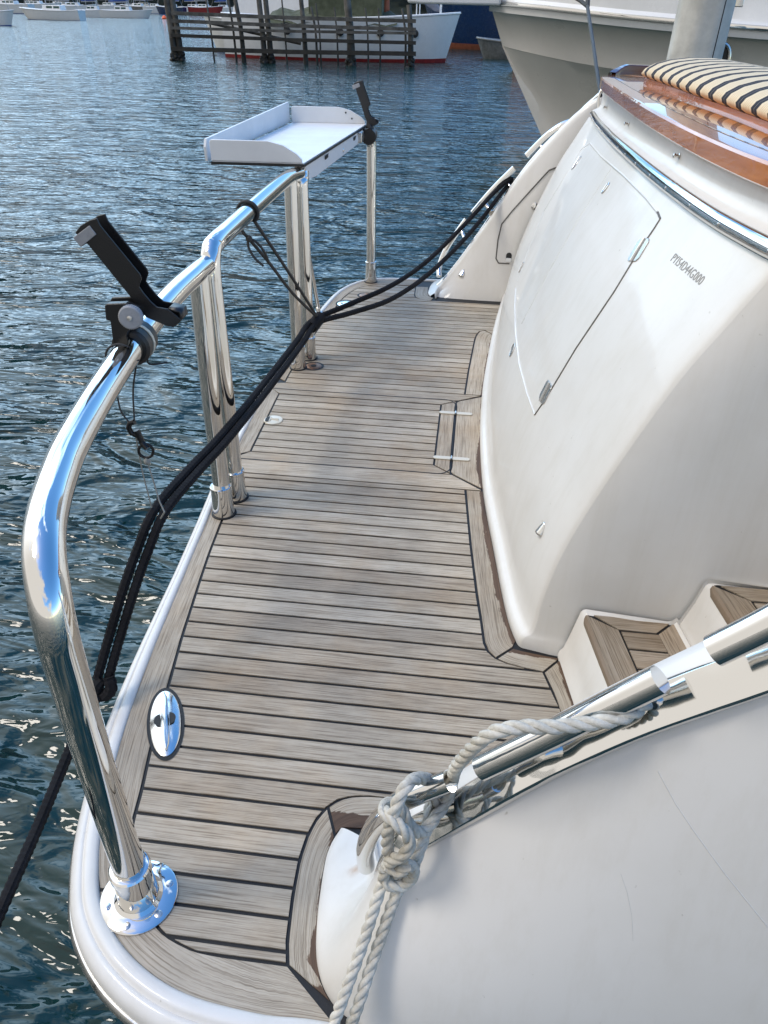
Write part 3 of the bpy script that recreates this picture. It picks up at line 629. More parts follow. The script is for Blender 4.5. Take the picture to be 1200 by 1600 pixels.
# pop-up cleat near the post
M['satin'] = chrome('satin_steel', .16, .78, .2)
cl = disc_fit('pop_up_cleat', -.556, .955, .088, .032, 112, 'satin', .005, .006)
c_, s_ = math.cos(R(112)), math.sin(R(112))
bar = []
for t in [i/12*2-1 for i in range(13)]:
    bar.append((t, .0085*math.sqrt(max(0.02, 1-t**4))))
rows = []
for t, wv in bar:
    for_ = V((-.556+t*.077*c_, .955+t*.077*s_, 0)); px = V((-s_, c_, 0))
    rows.append([for_-px*wv+V((0, 0, .008)), for_-px*wv*.7+V((0, 0, .0175-.005*t*t)), for_+V((0, 0, .0195-.006*t*t)), for_+px*wv*.7+V((0, 0, .0175-.005*t*t)), for_+px*wv+V((0, 0, .008))])
MB().grid(rows).build('cleat_bar', 'satin', cl)
for sd in (-1, 1):
    m = MB(); pts = []
    for a in range(0, 181, 20): 
        q = V((-.556, .955, 0)) + V((-s_, c_, 0))*sd*(.0095+.013*math.sin(R(a))) + V((c_, s_, 0))*(.016*math.cos(R(a))); pts.append((q.x, q.y, .0122))
    m.add(pts, [list(range(len(pts)))]).build('finger_recess', 'dark', cl, smooth=False)
# ivory hatch latch
la = disc_fit('hatch_latch', -.661, 2.322, .034, .034, 0, 'ivory', .004, .001, ring=False)
m = MB()
for a, b in (((-.672, 2.335), (-.672, 2.305)), ((-.672, 2.322), (-.642, 2.318)), ((-.672, 2.326), (-.642, 2.325))):
    m.tube([(a[0], a[1], .006), (b[0], b[1], .006)], .0022, 8)
m.build('latch_lever', 'ivory', la)
q = MB(); q.add([(-.686+.0*i, 2.30, .0062) for i in range(1)]+[(-.69, 2.318, .0062), (-.687, 2.336, .0062), (-.677, 2.342, .0062), (-.675, 2.302, .0062)], [[0, 1, 2, 3, 4]]).build('latch_slot', 'dark', la, smooth=False)
dd = disc_fit('deck_filler', -.612, 2.822, .034, .034, 0, 'brass', .003, 0); disc_fit('filler_slot', -.612, 2.822, .012, .012, 0, 'dark', .0045, 0, par=dd, ring=False)
dd = disc_fit('deck_filler', -.605, 3.62, .042, .048, 0, 'chrome', .003, 0)
for a in (20, 200): disc_fit('filler_slot', -.605+.02*math.cos(R(a)), 3.62+.02*math.sin(R(a)), .005, .005, 0, 'dark', .0045, 0, par=dd, ring=False)
dd = disc_fit('deck_filler', -.525, 3.765, .032, .032, 0, 'brass', .003, 0)

# ---- transom
prof_base = [(-.006, .000), (-.004, .006), (.004, .020), (.008, .030), (.014, .040), (.026, .046), (.040, .050)]
rows = []
ys = [1.282]+[1.286, 1.292, 1.30]+[1.32+i*(3.82-1.32)/70 for i in range(71)]
for Y in ys:
    zr = lerp_tab(ZR, Y); x0 = lerp_tab(XB, Y); row = []
    fl = min(1, max(0, (Y-1.282)/.02)); inset = .007*(1-math.sqrt(max(0, 1-(1-fl)**2)))
    for (z, ox) in ((-.01, 0), (.004, 0), (.012, -.001), (.022, 0), (.030, .003), (.036, .008), (.040, .014), (.046, .019), (.056, .0225)): row.append(V((x0+ox+inset, Y, z)))
    for i in range(1, 29):
        z = .056+(zr-.018-.056)*i/28; b_ = .0225*math.exp(-(z-.056)/.10)*(1 if z < .5 else 0)
        row.append(V((max(x0+.0225, tx(Y, z)+b_)+inset, Y, z)))
    if not rows: corner = [p.copy() for p in row]
    rows.append(row)
trans = MB().grid(rows).build('transom', 'gel', yacht, angle=50)
tb = bvh(trans)
# band above the rub rail up to the cap
CAPE = smooth_tab([(1.05, .60), (1.2, .535), (1.388, .483), (1.676, .446), (2.0, .428), (2.296, .424), (2.8, .435), (3.3, .455), (3.52, .475)])
ZC = smooth_tab([(1.05, 1.05), (1.4, 1.05), (2.3, 1.05), (3.3, 1.037), (3.52, 1.032), (3.8, 1.03)])
def cap_edge(off=0.):
    pts = [(lerp_tab(CAPE, Y)+off, Y, lerp_tab(ZC, Y)) for Y in [1.05+i*.13 for i in range(20)]]
    pts += [(.492+off*.9, 3.585-off*.5, 1.031), (.52+off*.6, 3.64-off*.8, 1.03), (.57, 3.675-off, 1.03), (.70, 3.70-off, 1.03), (1.3, 3.735-off, 1.02), (3.2, 3.80-off, 1.0)]
    return cr(pts, 4)
rub_path = [V((lerp_tab(XR, Y)+.004, Y, lerp_tab(ZR, Y))) for Y in [1.1+i*.1 for i in range(26)]] + [V((.485, 3.66, .88)), V((.50, 3.71, .879)), V((.54, 3.755, .878)), V((.62, 3.78, .877)), V((1.2, 3.80, .87)), V((3.2, 3.82, .86))]
rub_path = cr(rub_path, 4)
def nrm2(path, i):
    a = path[max(0, i-1)]; b = path[min(len(path)-1, i+1)]; t = V((b.x-a.x, b.y-a.y, 0)).normalized(); return V((-t.y, t.x, 0))
# outward = -x side along the transom
rows = []
for i, p in enumerate(rub_path):
    n_ = nrm2(rub_path, i)
    rows.append([p+n_*o_+V((0, 0, z)) for o_, z in ((-.02, -.022), (-.004, -.021), (.004, -.017), (.004, .0), (.004, .017), (-.006, .021), (-.016, .028), (-.024, .04), (-.026, .07), (-.026, .093))])
ub = MB().grid(rows).build('upper_transom', 'gel', yacht, angle=50)
rows = []
for i, p in enumerate(rub_path):
    n_ = nrm2(rub_path, i)
    rows.append([p+n_*(.004+.015*math.cos(R(a))-.001)+V((0, 0, .0165*math.sin(R(a)))) for a in range(-90, 91, 15)])
rub = MB().grid(rows).build('rub_rail', 'rub', yacht)
m = MB()
for Y in [1.3+i*.165 for i in range(15)]:
    k = min(range(len(rub_path)), key=lambda i: abs(rub_path[i].y-Y) + (9 if rub_path[i].x > .6 else 0)); p = rub_path[k]; n_ = nrm2(rub_path, k)
    mm = MB().lathe(p+n_*.018, n_, [(.0035, 0), (.0035, .0008), (.002, .0016)], 10).build('rail_screw', 'steel', rub)
ubv = bvh(ub)
# ---- cap rail: varnished board with thickness
eo = cap_edge(); 
def innerpt(p, i):
    w_ = .34; n_ = nrm2(eo, i)
    q = p - n_*w_
    if p.x > .50 and p.y > 3.55: q = V((max(.84, p.x), 3.33, p.z))
    return q
rows = []
for i, p in enumerate(eo):
    n_ = nrm2(eo, i); q = innerpt(p, i); z0 = p.z
    rows.append([V((p.x, p.y, z0-.040))-n_*.03, V((p.x, p.y, z0-.040)), V((p.x, p.y, z0-.037))+n_*.003, V((p.x, p.y, z0-.006))+n_*.004, V((p.x, p.y, z0-.001))+n_*.001, V((p.x, p.y, z0))-n_*.005, V((q.x, q.y, z0))])
cap = MB().grid(rows).build('cap_rail', 'varnish', yacht, angle=30)
# dark inlay line near the cap's outer edge and centre seams
capz = lambda Y: lerp_tab(ZC, Y)
ln = [V((lerp_tab(CAPE, Y)+.045, Y, capz(Y)+.0008)) for Y in [1.2+i*.1 for i in range(23)]]
rows = [[p, p+V((.004, 0, 0))] for p in ln]
MB().grid(rows).build('inlay_line', 'vdark', cap, smooth=False)
# raised coaming along the far side
pts = cr([(.535, 3.66, 1.03), (.58, 3.69, 1.03), (.75, 3.715, 1.027), (1.3, 3.74, 1.02), (3.2, 3.80, 1.0)], 6)
rows = []
for i, p in enumerate(pts):
    n_ = nrm2(pts, i); h = min(1, (p.x-.53)/.06)*.030+.002
    rows.append([p-n_*.02+V((0, 0, -.002)), p-n_*.02+V((0, 0, h)), p-n_*.016+V((0, 0, h+.004)), p+n_*.016+V((0, 0, h+.004)), p+n_*.02+V((0, 0, h)), p+n_*.02+V((0, 0, -.01))])
MB().grid(rows).build('coaming', 'vdark', cap, angle=30)
# teak sole board inside far corner (varnished aft deck)
MB().add([(.80, 1.0, 1.0), (3.2, 1.0, 1.0), (3.2, 3.74, .985), (.80, 3.40, .985)], [[0, 1, 2, 3]]).build('side_deck', 'gel', yacht, smooth=False)
MB().lathe((.935, 2.86, 1.02), (0, 0, 1), [(.012, 0), (.012, .05), (.02, .055), (.02, .07), (.01, .08)], 16).build('deck_fitting', 'chrome', yacht)
# studs on the upper band
for (x, y) in ((949, 168), (983, 194), (1062, 244)):
    h, n_ = hit(ubv, x, y); MB().lathe(h, n_, [(.0065, 0), (.0065, .002), (.0035, .003), (.003, .009), (.005, .010), (.005, .014), (.002, .0155)], 14).build('canvas_stud', 'steel', ub)
# cleat ring at the far corner of the rail
MB().tube(cr([(.50, 3.66, .905), (.497, 3.67, .95), (.51, 3.68, .975), (.53, 3.69, .96), (.53, 3.69, .905)], 6), .006, 10).build('corner_fairlead', 'chrome', yacht)

# ---- stairs and their side wall
edge = [(tx(1.282, z), z) for z in [i*.93/24 for i in range(25)]]
wy = lambda x: 1.283 - .10*(x-.19)
rows = []
for p in corner+[V((.52, 1.282, .97)), V((.53, 1.282, 1.04))]:
    n_ = 14; row = [p.copy(), p+V((.003, -.0015, 0))]; fo_ = 1.0 if p.z > .06 else 0
    for k in range(1, n_+1):
        xx = p.x+.003+(2.0-p.x)*(k/n_)**1.3; row.append(V((xx, wy(xx)-.0015-(.012*(1-p.z/.05) if p.z < .05 else 0)*min(1, k/2), p.z)))
    rows.append(row)
wall = MB().grid(rows).build('stair_wall', 'gel', yacht, angle=50)
# fillet cove along the foot
ST = [(.290, 0.0, .318), (.318, .145, .54), (.545, .276, .76), (.775, .41, 1.0), (1.0, .545, 1.3)]
sk = lambda y: (1.262-y)*.165           # steps splay outwards
def sprof(Y):
    P = [(.282, -.01), (.284, .004), (.292, .018), (.300, .06), (.312, .133), (.316, .140), (.322, .143)]
    for (xf, zt, xb) in ST[1:]:
        if xf != .318: P += [(xf-.028, zt-.125), (xf-.012, zt-.06), (xf-.004, zt-.010), (xf, zt-.004), (xf+.006, zt-.001)]
        P += [(xb-.045, zt-.001), (xb-.036, zt+.004), (xb-.030, zt+.014)]
    P += [(1.6, .60)]
    return P
rows = []
for Y in [.76, .9, 1.05, 1.2, 1.24, 1.262]:
    up = .0 if Y < 1.24 else (.0 if Y < 1.25 else .012)
    rows.append([V((x+sk(Y), Y-(.10*(x-.3) if Y > 1.25 else 0), z+up)) for x, z in sprof(Y)])
stairs = MB().grid(rows).build('stair_moulding', 'gel', yacht, angle=35)
for (xf, zt, xb) in ST[1:4]:
    tr = Boards(zt+.006); yb = 1.252-.10*(xf-.3)
    fx = lambda y, o_=0: xf+sk(y)+o_
    base = MB().prism([(fx(yb, .006), yb, zt-.004), (fx(yb, .012), yb+.002, zt-.004), (xb-.03+sk(yb), yb, zt-.004), (xb-.03+sk(.79), .79, zt-.004), (fx(.79), .79, zt-.004)], (0, 0, .007)).build('step_tread', 'caulk', yacht)
    nw = .058
    tr.quadstrip([(fx(y), y) for y in (yb-.005, yb-.015, 1.1, .95, .8)], [(fx(y, nw)+(.0), y) for y in (yb-.045, yb-.045, 1.1, .95, .8)], edgeA=None)
    tr.poly([(fx(yb, .010), yb), (xb-.03+sk(yb), yb), (xb-.075+sk(yb), yb-.045), (fx(yb-.045, nw), yb-.045)], (1, 0))
    tr.poly([(xb-.03+sk(yb), yb), (xb-.075+sk(yb), yb-.045), (xb-.075+sk(.8), .8), (xb-.03+sk(.8), .8)], (-.165, 1))
    y = yb-.045
    while y > .82:
        tr.poly([(fx(y, nw+.002), y), (xb-.077+sk(y), y), (xb-.077+sk(y-.055), y-.055), (fx(y-.055, nw+.002), y-.055)], (1, 0)); y -= .055
    tr.build('tread_board', 'teakw', base)
    # rounded timber nosing
    rws = []
    for yy in (yb-.004, yb-.02, 1.1, .95, .8):
        k = 0 if yy < yb-.01 else .006
        rws.append([V((fx(yy, k), yy, zt+.006)), V((fx(yy, k-.006), yy, zt+.003)), V((fx(yy, k-.008), yy, zt-.004)), V((fx(yy, k-.006), yy, zt-.012)), V((fx(yy, k), yy, zt-.016))])
    MB().grid(rws).build('nosing', 'teakw', base)

# ---- stern wings
def wing(near):
    # top edge heights along x (outer, at the steel strip) and strip position
    if near:
        zt = smooth_tab([(-.12, .0), (-.085, .045), (-.05, .105), (-.02, .165), (.015, .242), (.064, .318), (.11, .375), (.17, .438), (.25, .522), (.32, .60), (.37, .655), (.6, .88), (.8, 1.05), (1.2, 1.2)])
        my = lambda y: y; yin = .785; ys_ = lambda x: .628-.085*max(0, x)
    else:
        zt = smooth_tab([(-.19, .0), (-.17, .01), (-.12, .06), (.0, .235), (.256, .639), (.444, .845), (.52, .92), (.6, .98), (.8, 1.02), (1.2, 1.04)])
        my = lambda y: 4.575-y; yin = .785; ys_ = lambda x: .635-.03*max(0, x)
    if near:
        U = [(-.12, 0.), (-.10, .03), (-.072, .075)]
        for (a, b) in ((612, 1305), (640, 1286), (675, 1268), (733, 1232), (800, 1190), (879, 1146), (996, 1090), (1100, 1049), (1200, 1012), (1400, 935), (1700, 820)):
            Y = .60
            for _ in range(4): p = PY(a, b, Y); Y = .612-.06*max(0, p.x)
            U.append((p.x, p.z))
        U += [(1.0, 1.12), (1.3, 1.2)]
        zt = smooth_tab(U); ys_ = lambda x: .612-.06*max(0, x)
    return zt, my, yin, ys_
def build_wing(near):
    zt, my, yin, ys_ = wing(near)
    sh = 0 if near else -.035
    B = cr([(-.150+sh, .765, 0), (-.163+sh, .73, 0), (-.167+sh, .69, 0), (-.162+sh, .60, 0), (-.150+sh, .535, 0), (-.125+sh, .49, 0), (-.085+sh, .462, 0), (-.02, .445, 0), (.08, .435, 0), (.25, .425, 0), (.5, .41, 0), (.8, .40, 0), (1.3, .39, 0)], 8)
    T = []
    xs = [-.100, -.096, -.088, -.078, -.068, -.055, -.03, .01, .08, .25, .5, .8, 1.3]
    if not near: xs = [-.165, -.163, -.16, -.155, -.15, -.14, -.11, -.05, .08, .25, .5, .8, 1.3]
    for i, x in enumerate(xs):
        y = ys_(x) + [.12, .10, .07, .03, .01, .003, 0, 0, 0, 0, 0, 0, 0][i]
        T.append((x, y, lerp_tab(zt, x)))
    T = cr(T, 8); rows = []
    for b, t in zip(B, T):
        row = [V((b.x+.01, b.y+.05, -.42)), V((b.x, b.y+.008, -.2)), V((b.x, b.y, -.02))]
        for k in range(0, 19):
            u = k/18; h = u**1.6; hh = u**.95
            row.append(V((b.x+(t.x-b.x)*h, b.y+(t.y-b.y)*h, (t.z)*hh)))
        # top: slopes gently to the rounded inner edge and then down the inner face
        ti = V((t.x+.004, t.y+.040, t.z-.002)); yi = lambda q: ti.y+.004+(max(ti.y+.006, yin)-ti.y-.004)*q; row += [t.lerp(ti, .25)+V((0, 0, .003)), t.lerp(ti, .6)+V((0, 0, .004)), ti+V((0, 0, .001)), V((t.x+.006, ti.y+.005, t.z-.008)), V((t.x+.010, yi(.08), t.z-.022)), V((t.x+.012, yi(.5), max(-.01, t.z*.5))), V((max(b.x, t.x-.01)+.0, yin, -.02))]
        rows.append([V((p.x, my(p.y), p.z)) for p in row])
    o = MB().grid(rows).build('stern_wing', 'gel', yacht, angle=60)
    # steel strip along the outer top edge
    st = []
    xs = [-.075+.0+i*.02 for i in range(66)] if near else [-.16+i*.02 for i in range(60)]
    for x in xs:
        y = ys_(x); z = lerp_tab(zt, x); z2 = lerp_tab(zt, x+.01); tg = V((.01, 0, z2-z)).normalized(); up_ = V((-tg.z, 0, tg.x))
        wv = .054 if near else .03
        k = min(1, max(.3, (x-xs[0])/.06))
        dn = V((0, -.74, -.67)); dn = (dn-tg*dn.dot(tg)*.0).normalized(); ou = tg.cross(dn).normalized()
        if ou.z < 0: ou = -ou
        c_ = V((x, y, z))+V((0, .006, .004))
        prof = [(-.002, -.004), (0, .003), (.003, .0055), (wv*.3*k, .0065), (wv*.7*k, .0065), (wv*k-.003, .0055), (wv*k, .002), (wv*k+.001, -.010)]
        st.append([V((q.x, my(q.y), q.z)) for q in [c_+dn*a_+ou*b_ for a_, b_ in prof]])
    MB().grid(st).build('steel_strip', 'strip', o, angle=35)
    return o
wn = build_wing(True); wf = build_wing(False)
wnb = bvh(wn); wfb = bvh(wf)

# grab rails on the wings
def grab(parent, pts, r, posts, n=18, caps=True):
    p = cr(pts, 8); o = MB().tube(p, r, n).build('grab_rail', 'chrome', parent, angle=50, bevel=0)
    for a, b in posts:
        a = V(a); b = V(b); d = (b-a)
        MB().tube([a, a+d*.15, a+d*.5, a+d*.85, b], [r*.95, r*.72, r*.6, r*.66, r*.95], 14).build('stanchion', 'chrome', o)
    return o
yr = .585
A1 = [PY(572, 1352, .64), PY(571, 1325, .62), PY(586, 1290, .60), PY(617, 1258, .585), PY(655, 1239, yr), PY(703, 1220, yr)]
grab(wn, A1, .0145, [(PY(672, 1232, yr), PY(690, 1275, .615))])
A2 = [PY(752, 1200, .58), PY(850, 1153, .575), PY(940, 1108, .57), PY(1032, 1062, .565)]
grab(wn, A2, .0165, [(PY(825, 1165, .58), PY(862, 1192, .612)), (PY(985, 1084, .57), PY(1012, 1120, .60))])
A3 = [PY(1116, 1017, .56), PY(1200, 975, .555), PY(1330, 905, .55), PY(1500, 820, .54)]
grab(wn, A3, .0165, [(PY(1240, 955, .555), PY(1262, 990, .59))])
yf = 3.99
B1 = [PY(686, 432, 3.93), PY(687, 415, 3.97), PY(697, 390, yf), PY(718, 358, yf), PY(729, 343, yf)]
grab(wf, B1, .015, [(PY(719, 357, yf), PY(726, 372, 3.94))], 12)
B2 = [PY(739, 333, yf), PY(770, 297, yf), PY(804, 263, yf)]
grab(wf, B2, .0165, [(PY(758, 318, yf), PY(768, 333, 3.94)), (PY(790, 285, yf), PY(803, 297, 3.94))], 12)
B3 = [PY(823, 244, yf), PY(850, 217, yf), PY(872, 200, yf), PY(890, 192, yf), PY(912, 188, 3.97)]
grab(wf, B3, .0165, [(PY(845, 228, yf), PY(853, 240, 3.94))], 12)

# fittings on curved surfaces
def basis(n_, up=V((0, 0, 1))):
    z = n_.normalized(); x = up.cross(z).normalized(); y = z.cross(x); return Matrix((x, y, z)).transposed()
def surf_line(b, pts, r, name, mat, parent, n=14, lift=.0, closed=False):
    P = []
    for (x0, y0), (x1, y1) in zip(pts, pts[1:]):
        for k in range(n): 
            h, nn = hit(b, x0+(x1-x0)*k/n, y0+(y1-y0)*k/n); P.append(h+nn*lift)
    h, nn = hit(b, *pts[-1]); P.append(h+nn*lift)
    return MB().tube(P, r, 6).build(name, mat, parent)
def cowl(b, x, y, s_, parent, up=V((0, 0, 1))):
    h, n_ = hit(b, x, y); Bm = basis(n_, up); m = MB()
    rows = []
    for i in range(9):
        t = i/8; row = []
        for k in range(13):
            a = math.pi*k/12; row.append(h + Bm @ V((s_*math.cos(a)*(1-.8*t*t)*.9, s_*(-.8+1.9*t), s_*.75*math.sin(a)*(1-t*.85))))
        rows.append(row)
    o = m.grid(rows).build('vent_cowl', 'chrome', parent, solid=.001)
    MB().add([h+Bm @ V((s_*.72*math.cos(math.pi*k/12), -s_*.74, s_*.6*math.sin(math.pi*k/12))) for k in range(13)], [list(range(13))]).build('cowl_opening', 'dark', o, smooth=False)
    return o
cowl(tb, 847, 826, .016, trans); cowl(wfb, 722, 427, .019, wf)
# round vent
h, n_ = hit(tb, 801, 547); o = MB().lathe(h-n_*.002, n_, [(.023, 0), (.023, .004), (.021, .0055), (.019, .004), (.004, .004)], 28).build('round_vent', 'steel', trans)
# oval latch ring on the door
h, n_ = hit(tb, 947, 294); Bm = basis(n_); MB().tube([h+Bm @ V((.011*math.cos(R(a)), .016*math.sin(R(a)), .002)) for a in range(0, 360, 15)], .0022, 8, closed=True).build('door_latch', 'chrome', trans)
# hinges
def leaf_hinge(b, x, y, s_, d2, parent, name='door_hinge'):
    h, n_ = hit(b, x, y); h2, _ = hit(b, *d2); ax = (h2-h).normalized(); ax = (ax-n_*ax.dot(n_)).normalized(); sd = n_.cross(ax); m = MB()
    for sg in (-1, 1):
        pts = [ax*(-s_)+sd*sg*s_*.12, ax*(-s_)+sd*sg*s_*.75, ax*(-s_*.7)+sd*sg*s_*1.05, ax*(s_*.7)+sd*sg*s_*1.05, ax*s_+sd*sg*s_*.75, ax*s_+sd*sg*s_*.12]
        m.prism([h+p+n_*.0003 for p in pts], n_*.0022)
    o = m.build(name, 'steel', parent, bevel=.0006, smooth=True)
    MB().tube([h-ax*s_+n_*.003, h+ax*s_+n_*.003], s_*.17, 10).build('hinge_pin', 'steel', o)
leaf_hinge(tb, 998, 391, .027, (960, 455), trans); leaf_hinge(tb, 853, 613, .027, (870, 580), trans)
leaf_hinge(tb, 815, 418, .020, (830, 385), trans); leaf_hinge(tb, 901, 255, .024, (915, 232), trans)
# door outline and seams
door = surf_line(tb, [(836, 648), (852, 625), (900, 545), (960, 456), (1000, 390), (1022, 358), (1032, 342), (1028, 332)], .0027, 'transom_door_seam', 'groove', trans)
surf_line(tb, [(1028, 332), (1010, 310), (975, 275), (940, 245), (922, 224)], .0028, 'door_top_moulding', 'gel', trans, lift=.001)
surf_line(tb, [(836, 648), (824, 615), (812, 570), (806, 520), (805, 480), (806, 450)], .0026, 'door_foot_moulding', 'gel', trans, lift=.001)
surf_line(tb, [(922, 224), (908, 234), (880, 280), (850, 330), (822, 400), (808, 440)], .0012, 'door_side_seam', 'seam', trans)
surf_line(tb, [(956, 262), (905, 340), (860, 420), (815, 506)], .0012, 'door_centre_seam', 'seam', trans)
# builder's number
a_, n_ = hit(tb, 1047, 407); b_, _ = hit(tb, 1093, 446); xd = (b_-a_).normalized(); yd = n_.cross(xd); yd = (yd if yd.z > 0 else -yd)
cu = bpy.data.curves.new('registration_number', 'FONT'); cu.body = 'PYI54D44G000'; cu.size = .025; cu.extrude = .0002; cu.space_character = 1.12
to = bpy.data.objects.new('tmp', cu); sc.collection.objects.link(to)
dg = bpy.context.evaluated_depsgraph_get(); me = bpy.data.meshes.new_from_object(to.evaluated_get(dg)); bpy.data.objects.remove(to)
wd = max(v.co.x for v in me.vertices); k_ = (b_-a_).length/wd; me.name = 'registration_number'
for v in me.vertices:
    p = a_ + xd*(v.co.x*k_) + yd*(v.co.y) + n_*.02; r_ = tb.ray_cast(p, -n_); v.co = (r_[0] if r_[0] is not None else p) + n_*(.0006+v.co.z)
me.materials.clear(); me.materials.append(M['ink'])
to = bpy.data.objects.new('registration_number', me); sc.collection.objects.link(to); to.parent = trans
# locker in the far wing
surf_line(wfb, [(877, 263), (868, 262), (858, 266), (845, 280), (800, 330), (784, 350), (778, 375), (775, 404), (779, 411), (796, 412)], .0032, 'locker_seam', 'groove', wf)
h, n_ = hit(wfb, 835, 322); o = MB().lathe(h, n_, [(.016, 0), (.016, .003), (.012, .005), (.005, .005), (.004, .001)], 20).build('locker_latch', 'chrome', wf)
h, n_ = hit(wfb, 795, 402); Bm = basis(n_); o = MB().add([h+Bm @ V((x, y, .0015)) for x, y in ((-.014, -.012), (.014, -.012), (.014, .012), (.009, .02), (0, .023), (-.009, .02), (-.014, .012))], [list(range(7))]).build('cable_notch', 'dark', wf, smooth=False)
MB().box((-.013, -.022, .001), (.013, -.004, .007), rot=Bm, org=h).build('notch_flap', 'white', wf, bevel=.001)
# crease line and scratch on the near wing
surf_line(wnb, [(1028, 1205), (1055, 1255), (1085, 1300), (1130, 1362), (1199, 1448)], .0007, 'joint_line', 'seam', wn)
surf_line(wnb, [(970, 1365), (980, 1395), (987, 1430), (989, 1470)], .0004, 'gelcoat_crack', 'seam', wn)

m_, nt_, b_2 = newmat('rust_stain'); b_2.inputs['Base Color'].default_value = (.62, .30, .08, 1); b_2.inputs['Roughness'].default_value = .6
u_ = N(nt_, 'ShaderNodeUVMap'); u_.uv_map = 'grain'; s_x = N(nt_, 'ShaderNodeSeparateXYZ'); nt_.links.new(u_.outputs[0], s_x.inputs[0])
def mth(op, a, b): 
    n = N(nt_, 'ShaderNodeMath', operation=op)
    for i, q in enumerate((a, b)):
        if isinstance(q, (int, float)): n.inputs[i].default_value = q
        else: nt_.links.new(q, n.inputs[i])
    return n.outputs[0]
dv = mth('ABSOLUTE', mth('SUBTRACT', s_x.outputs[1], .5), 0); fa = mth('MULTIPLY', mth('MAXIMUM', mth('SUBTRACT', 1, mth('MULTIPLY', dv, 2.2)), 0), mth('SUBTRACT', 1, s_x.outputs[0]))
nn_ = N(nt_, 'ShaderNodeTexNoise', Scale=120, Detail=4); tc_ = N(nt_, 'ShaderNodeTexCoord'); nt_.links.new(tc_.outputs['Object'], nn_.inputs['Vector'])
nt_.links.new(mth('MULTIPLY', fa, mth('MULTIPLY', nn_.outputs[0], 1.5)), b_2.inputs['Alpha']); M['rustst'] = m_
rows = []
for i in range(9):
    t = i/8; cx_, cy_ = 572-30*t, 1349+19*t; row = []
    for k in range(5):
        h, n_ = hit(wnb, cx_+(k-2)*1.5*(1+t), cy_+(k-2)*2.6*(1+t)); row.append(h+n_*.0006)
    rows.append(row)
o = MB().grid(rows).build('rust_streak', 'rustst', wn, fixn=False); ul = o.data.uv_layers.new(name='grain')
for lp in o.data.loops: ul.data[lp.index].uv = ((lp.vertex_index//5)/8, (lp.vertex_index % 5)/4)

# ---- safety rails on the platform
def rail(path, r, n=24, name='safety_rail'): return MB().tube(path, r, n).build(name, 'chrome', yacht, angle=60)
def collar(p, r, h, parent, flange=False):
    p = V(p); prof = [(r*1.28, 0), (r*1.30, .004), (r*1.20, h*.35), (r*1.14, h-.010), (r*1.22, h-.008), (r*1.22, h-.001), (r*1.13, h+.001), (r*1.0, h+.001)]
    c = MB().lathe(p, (0, 0, 1), prof, 32).build('post_collar', 'chrome', parent, angle=35)
    MB().lathe((p.x, p.y, .0005), (0, 0, 1), [(r*1.44, 0), (r*1.44, .003), (r*1.25, .004)], 32).build('sealant_ring', 'caulk', c)
    return c
rt = .0255
p1 = V((-.468, .597, 0))
path1 = [p1, p1+V((0, 0, .3)), p1+V((.004, 0, .55)), p1+V((.006, .002, .625)), V((-.468, .615, .668)), V((-.484, .65, .697)), V((-.506, .705, .709)), V((-.533, .79, .714)), V((-.558, .89, .716)), V((-.595, 1.10, .717)), V((-.628, 1.35, .717)), V((-.645, 1.55, .716)), V((-.651, 1.70, .712)), V((-.654, 1.79, .708))]
r1 = rail(cr(path1, 8), rt); MB().tube([(-.663, 1.728, 0), (-.661, 1.728, .35), (-.6515, 1.728, .709)], rt*.97, 24).build('post', 'chrome', r1, angle=60)
path2 = [V((-.650, 1.812, 0)), V((-.650, 1.812, .3)), V((-.650, 1.812, .62)), V((-.650, 1.815, .69)), V((-.651, 1.835, .728)), V((-.652, 1.88, .742)), V((-.657, 2.1, .743)), V((-.662, 2.4, .743)), V((-.665, 2.66, .742)), V((-.665, 2.80, .738)), V((-.657, 2.91, .728))]
r2 = rail(cr(path2, 8), rt); MB().tube([(-.672, 2.80, 0), (-.670, 2.80, .4), (-.665, 2.80, .735)], rt*.97, 24).build('post', 'chrome', r2, angle=60)
path3 = [V((-.648, 2.905, 0)), V((-.648, 2.905, .4)), V((-.648, 2.905, .66)), V((-.648, 2.915, .705)), V((-.652, 2.95, .722)), V((-.672, 3.15, .724)), V((-.652, 3.6, .724)), V((-.580, 3.91, .724)), V((-.545, 3.975, .716)), V((-.531, 3.998, .69)), V((-.528, 4.004, .64)), V((-.527, 4.004, .3)), V((-.527, 4.004, 0))]
r3 = rail(cr(path3, 8), rt*.98)
collar((-.663, 1.722, 0), rt, .098, r1); collar((-.650, 1.812, 0), rt, .098, r2); collar((-.672, 2.80, 0), rt, .098, r2); collar((-.648, 2.905, 0), rt, .098, r3); collar((-.527, 4.004, 0), rt, .11, r3)
fl = MB().lathe(p1+V((0, 0, 0)), (0, 0, 1), [(.064, 0), (.064, .003), (.061, .005), (.040, .007), (.0345, .012), (.0325, .03), (.031, .075), (.0335, .078), (.0335, .092), (.031, .095), (.027, .096)], 40).build('post_flange', 'chrome', r1, angle=30)
for k in range(6):
    a = R(30+60*k); c_ = p1+V((.051*math.cos(a), .051*math.sin(a), .005)); s0 = MB().lathe(c_, (0, 0, 1), [(.0068, 0), (.0065, .0015), (.004, .0025), (.0005, .0027)], 16).build('flange_screw', 'steel', fl)
    m = MB(); m.box((-.004, -.0008, .0024), (.004, .0008, .0031), org=c_); m.box((-.0008, -.004, .0024), (.0008, .004, .0032), org=c_)
# brace tube
bt = MB().tube([(-.672, 2.93, .66), (-.717, 3.46, .035)], .0105, 12).build('brace_tube', 'chrome', r3)
MB().lathe((-.718, 3.47, 0), (0, 0, 1), [(.02, 0), (.02, .004), (.012, .006), (.011, .035), (.008, .04)], 16).build('brace_foot', 'chrome', r3)
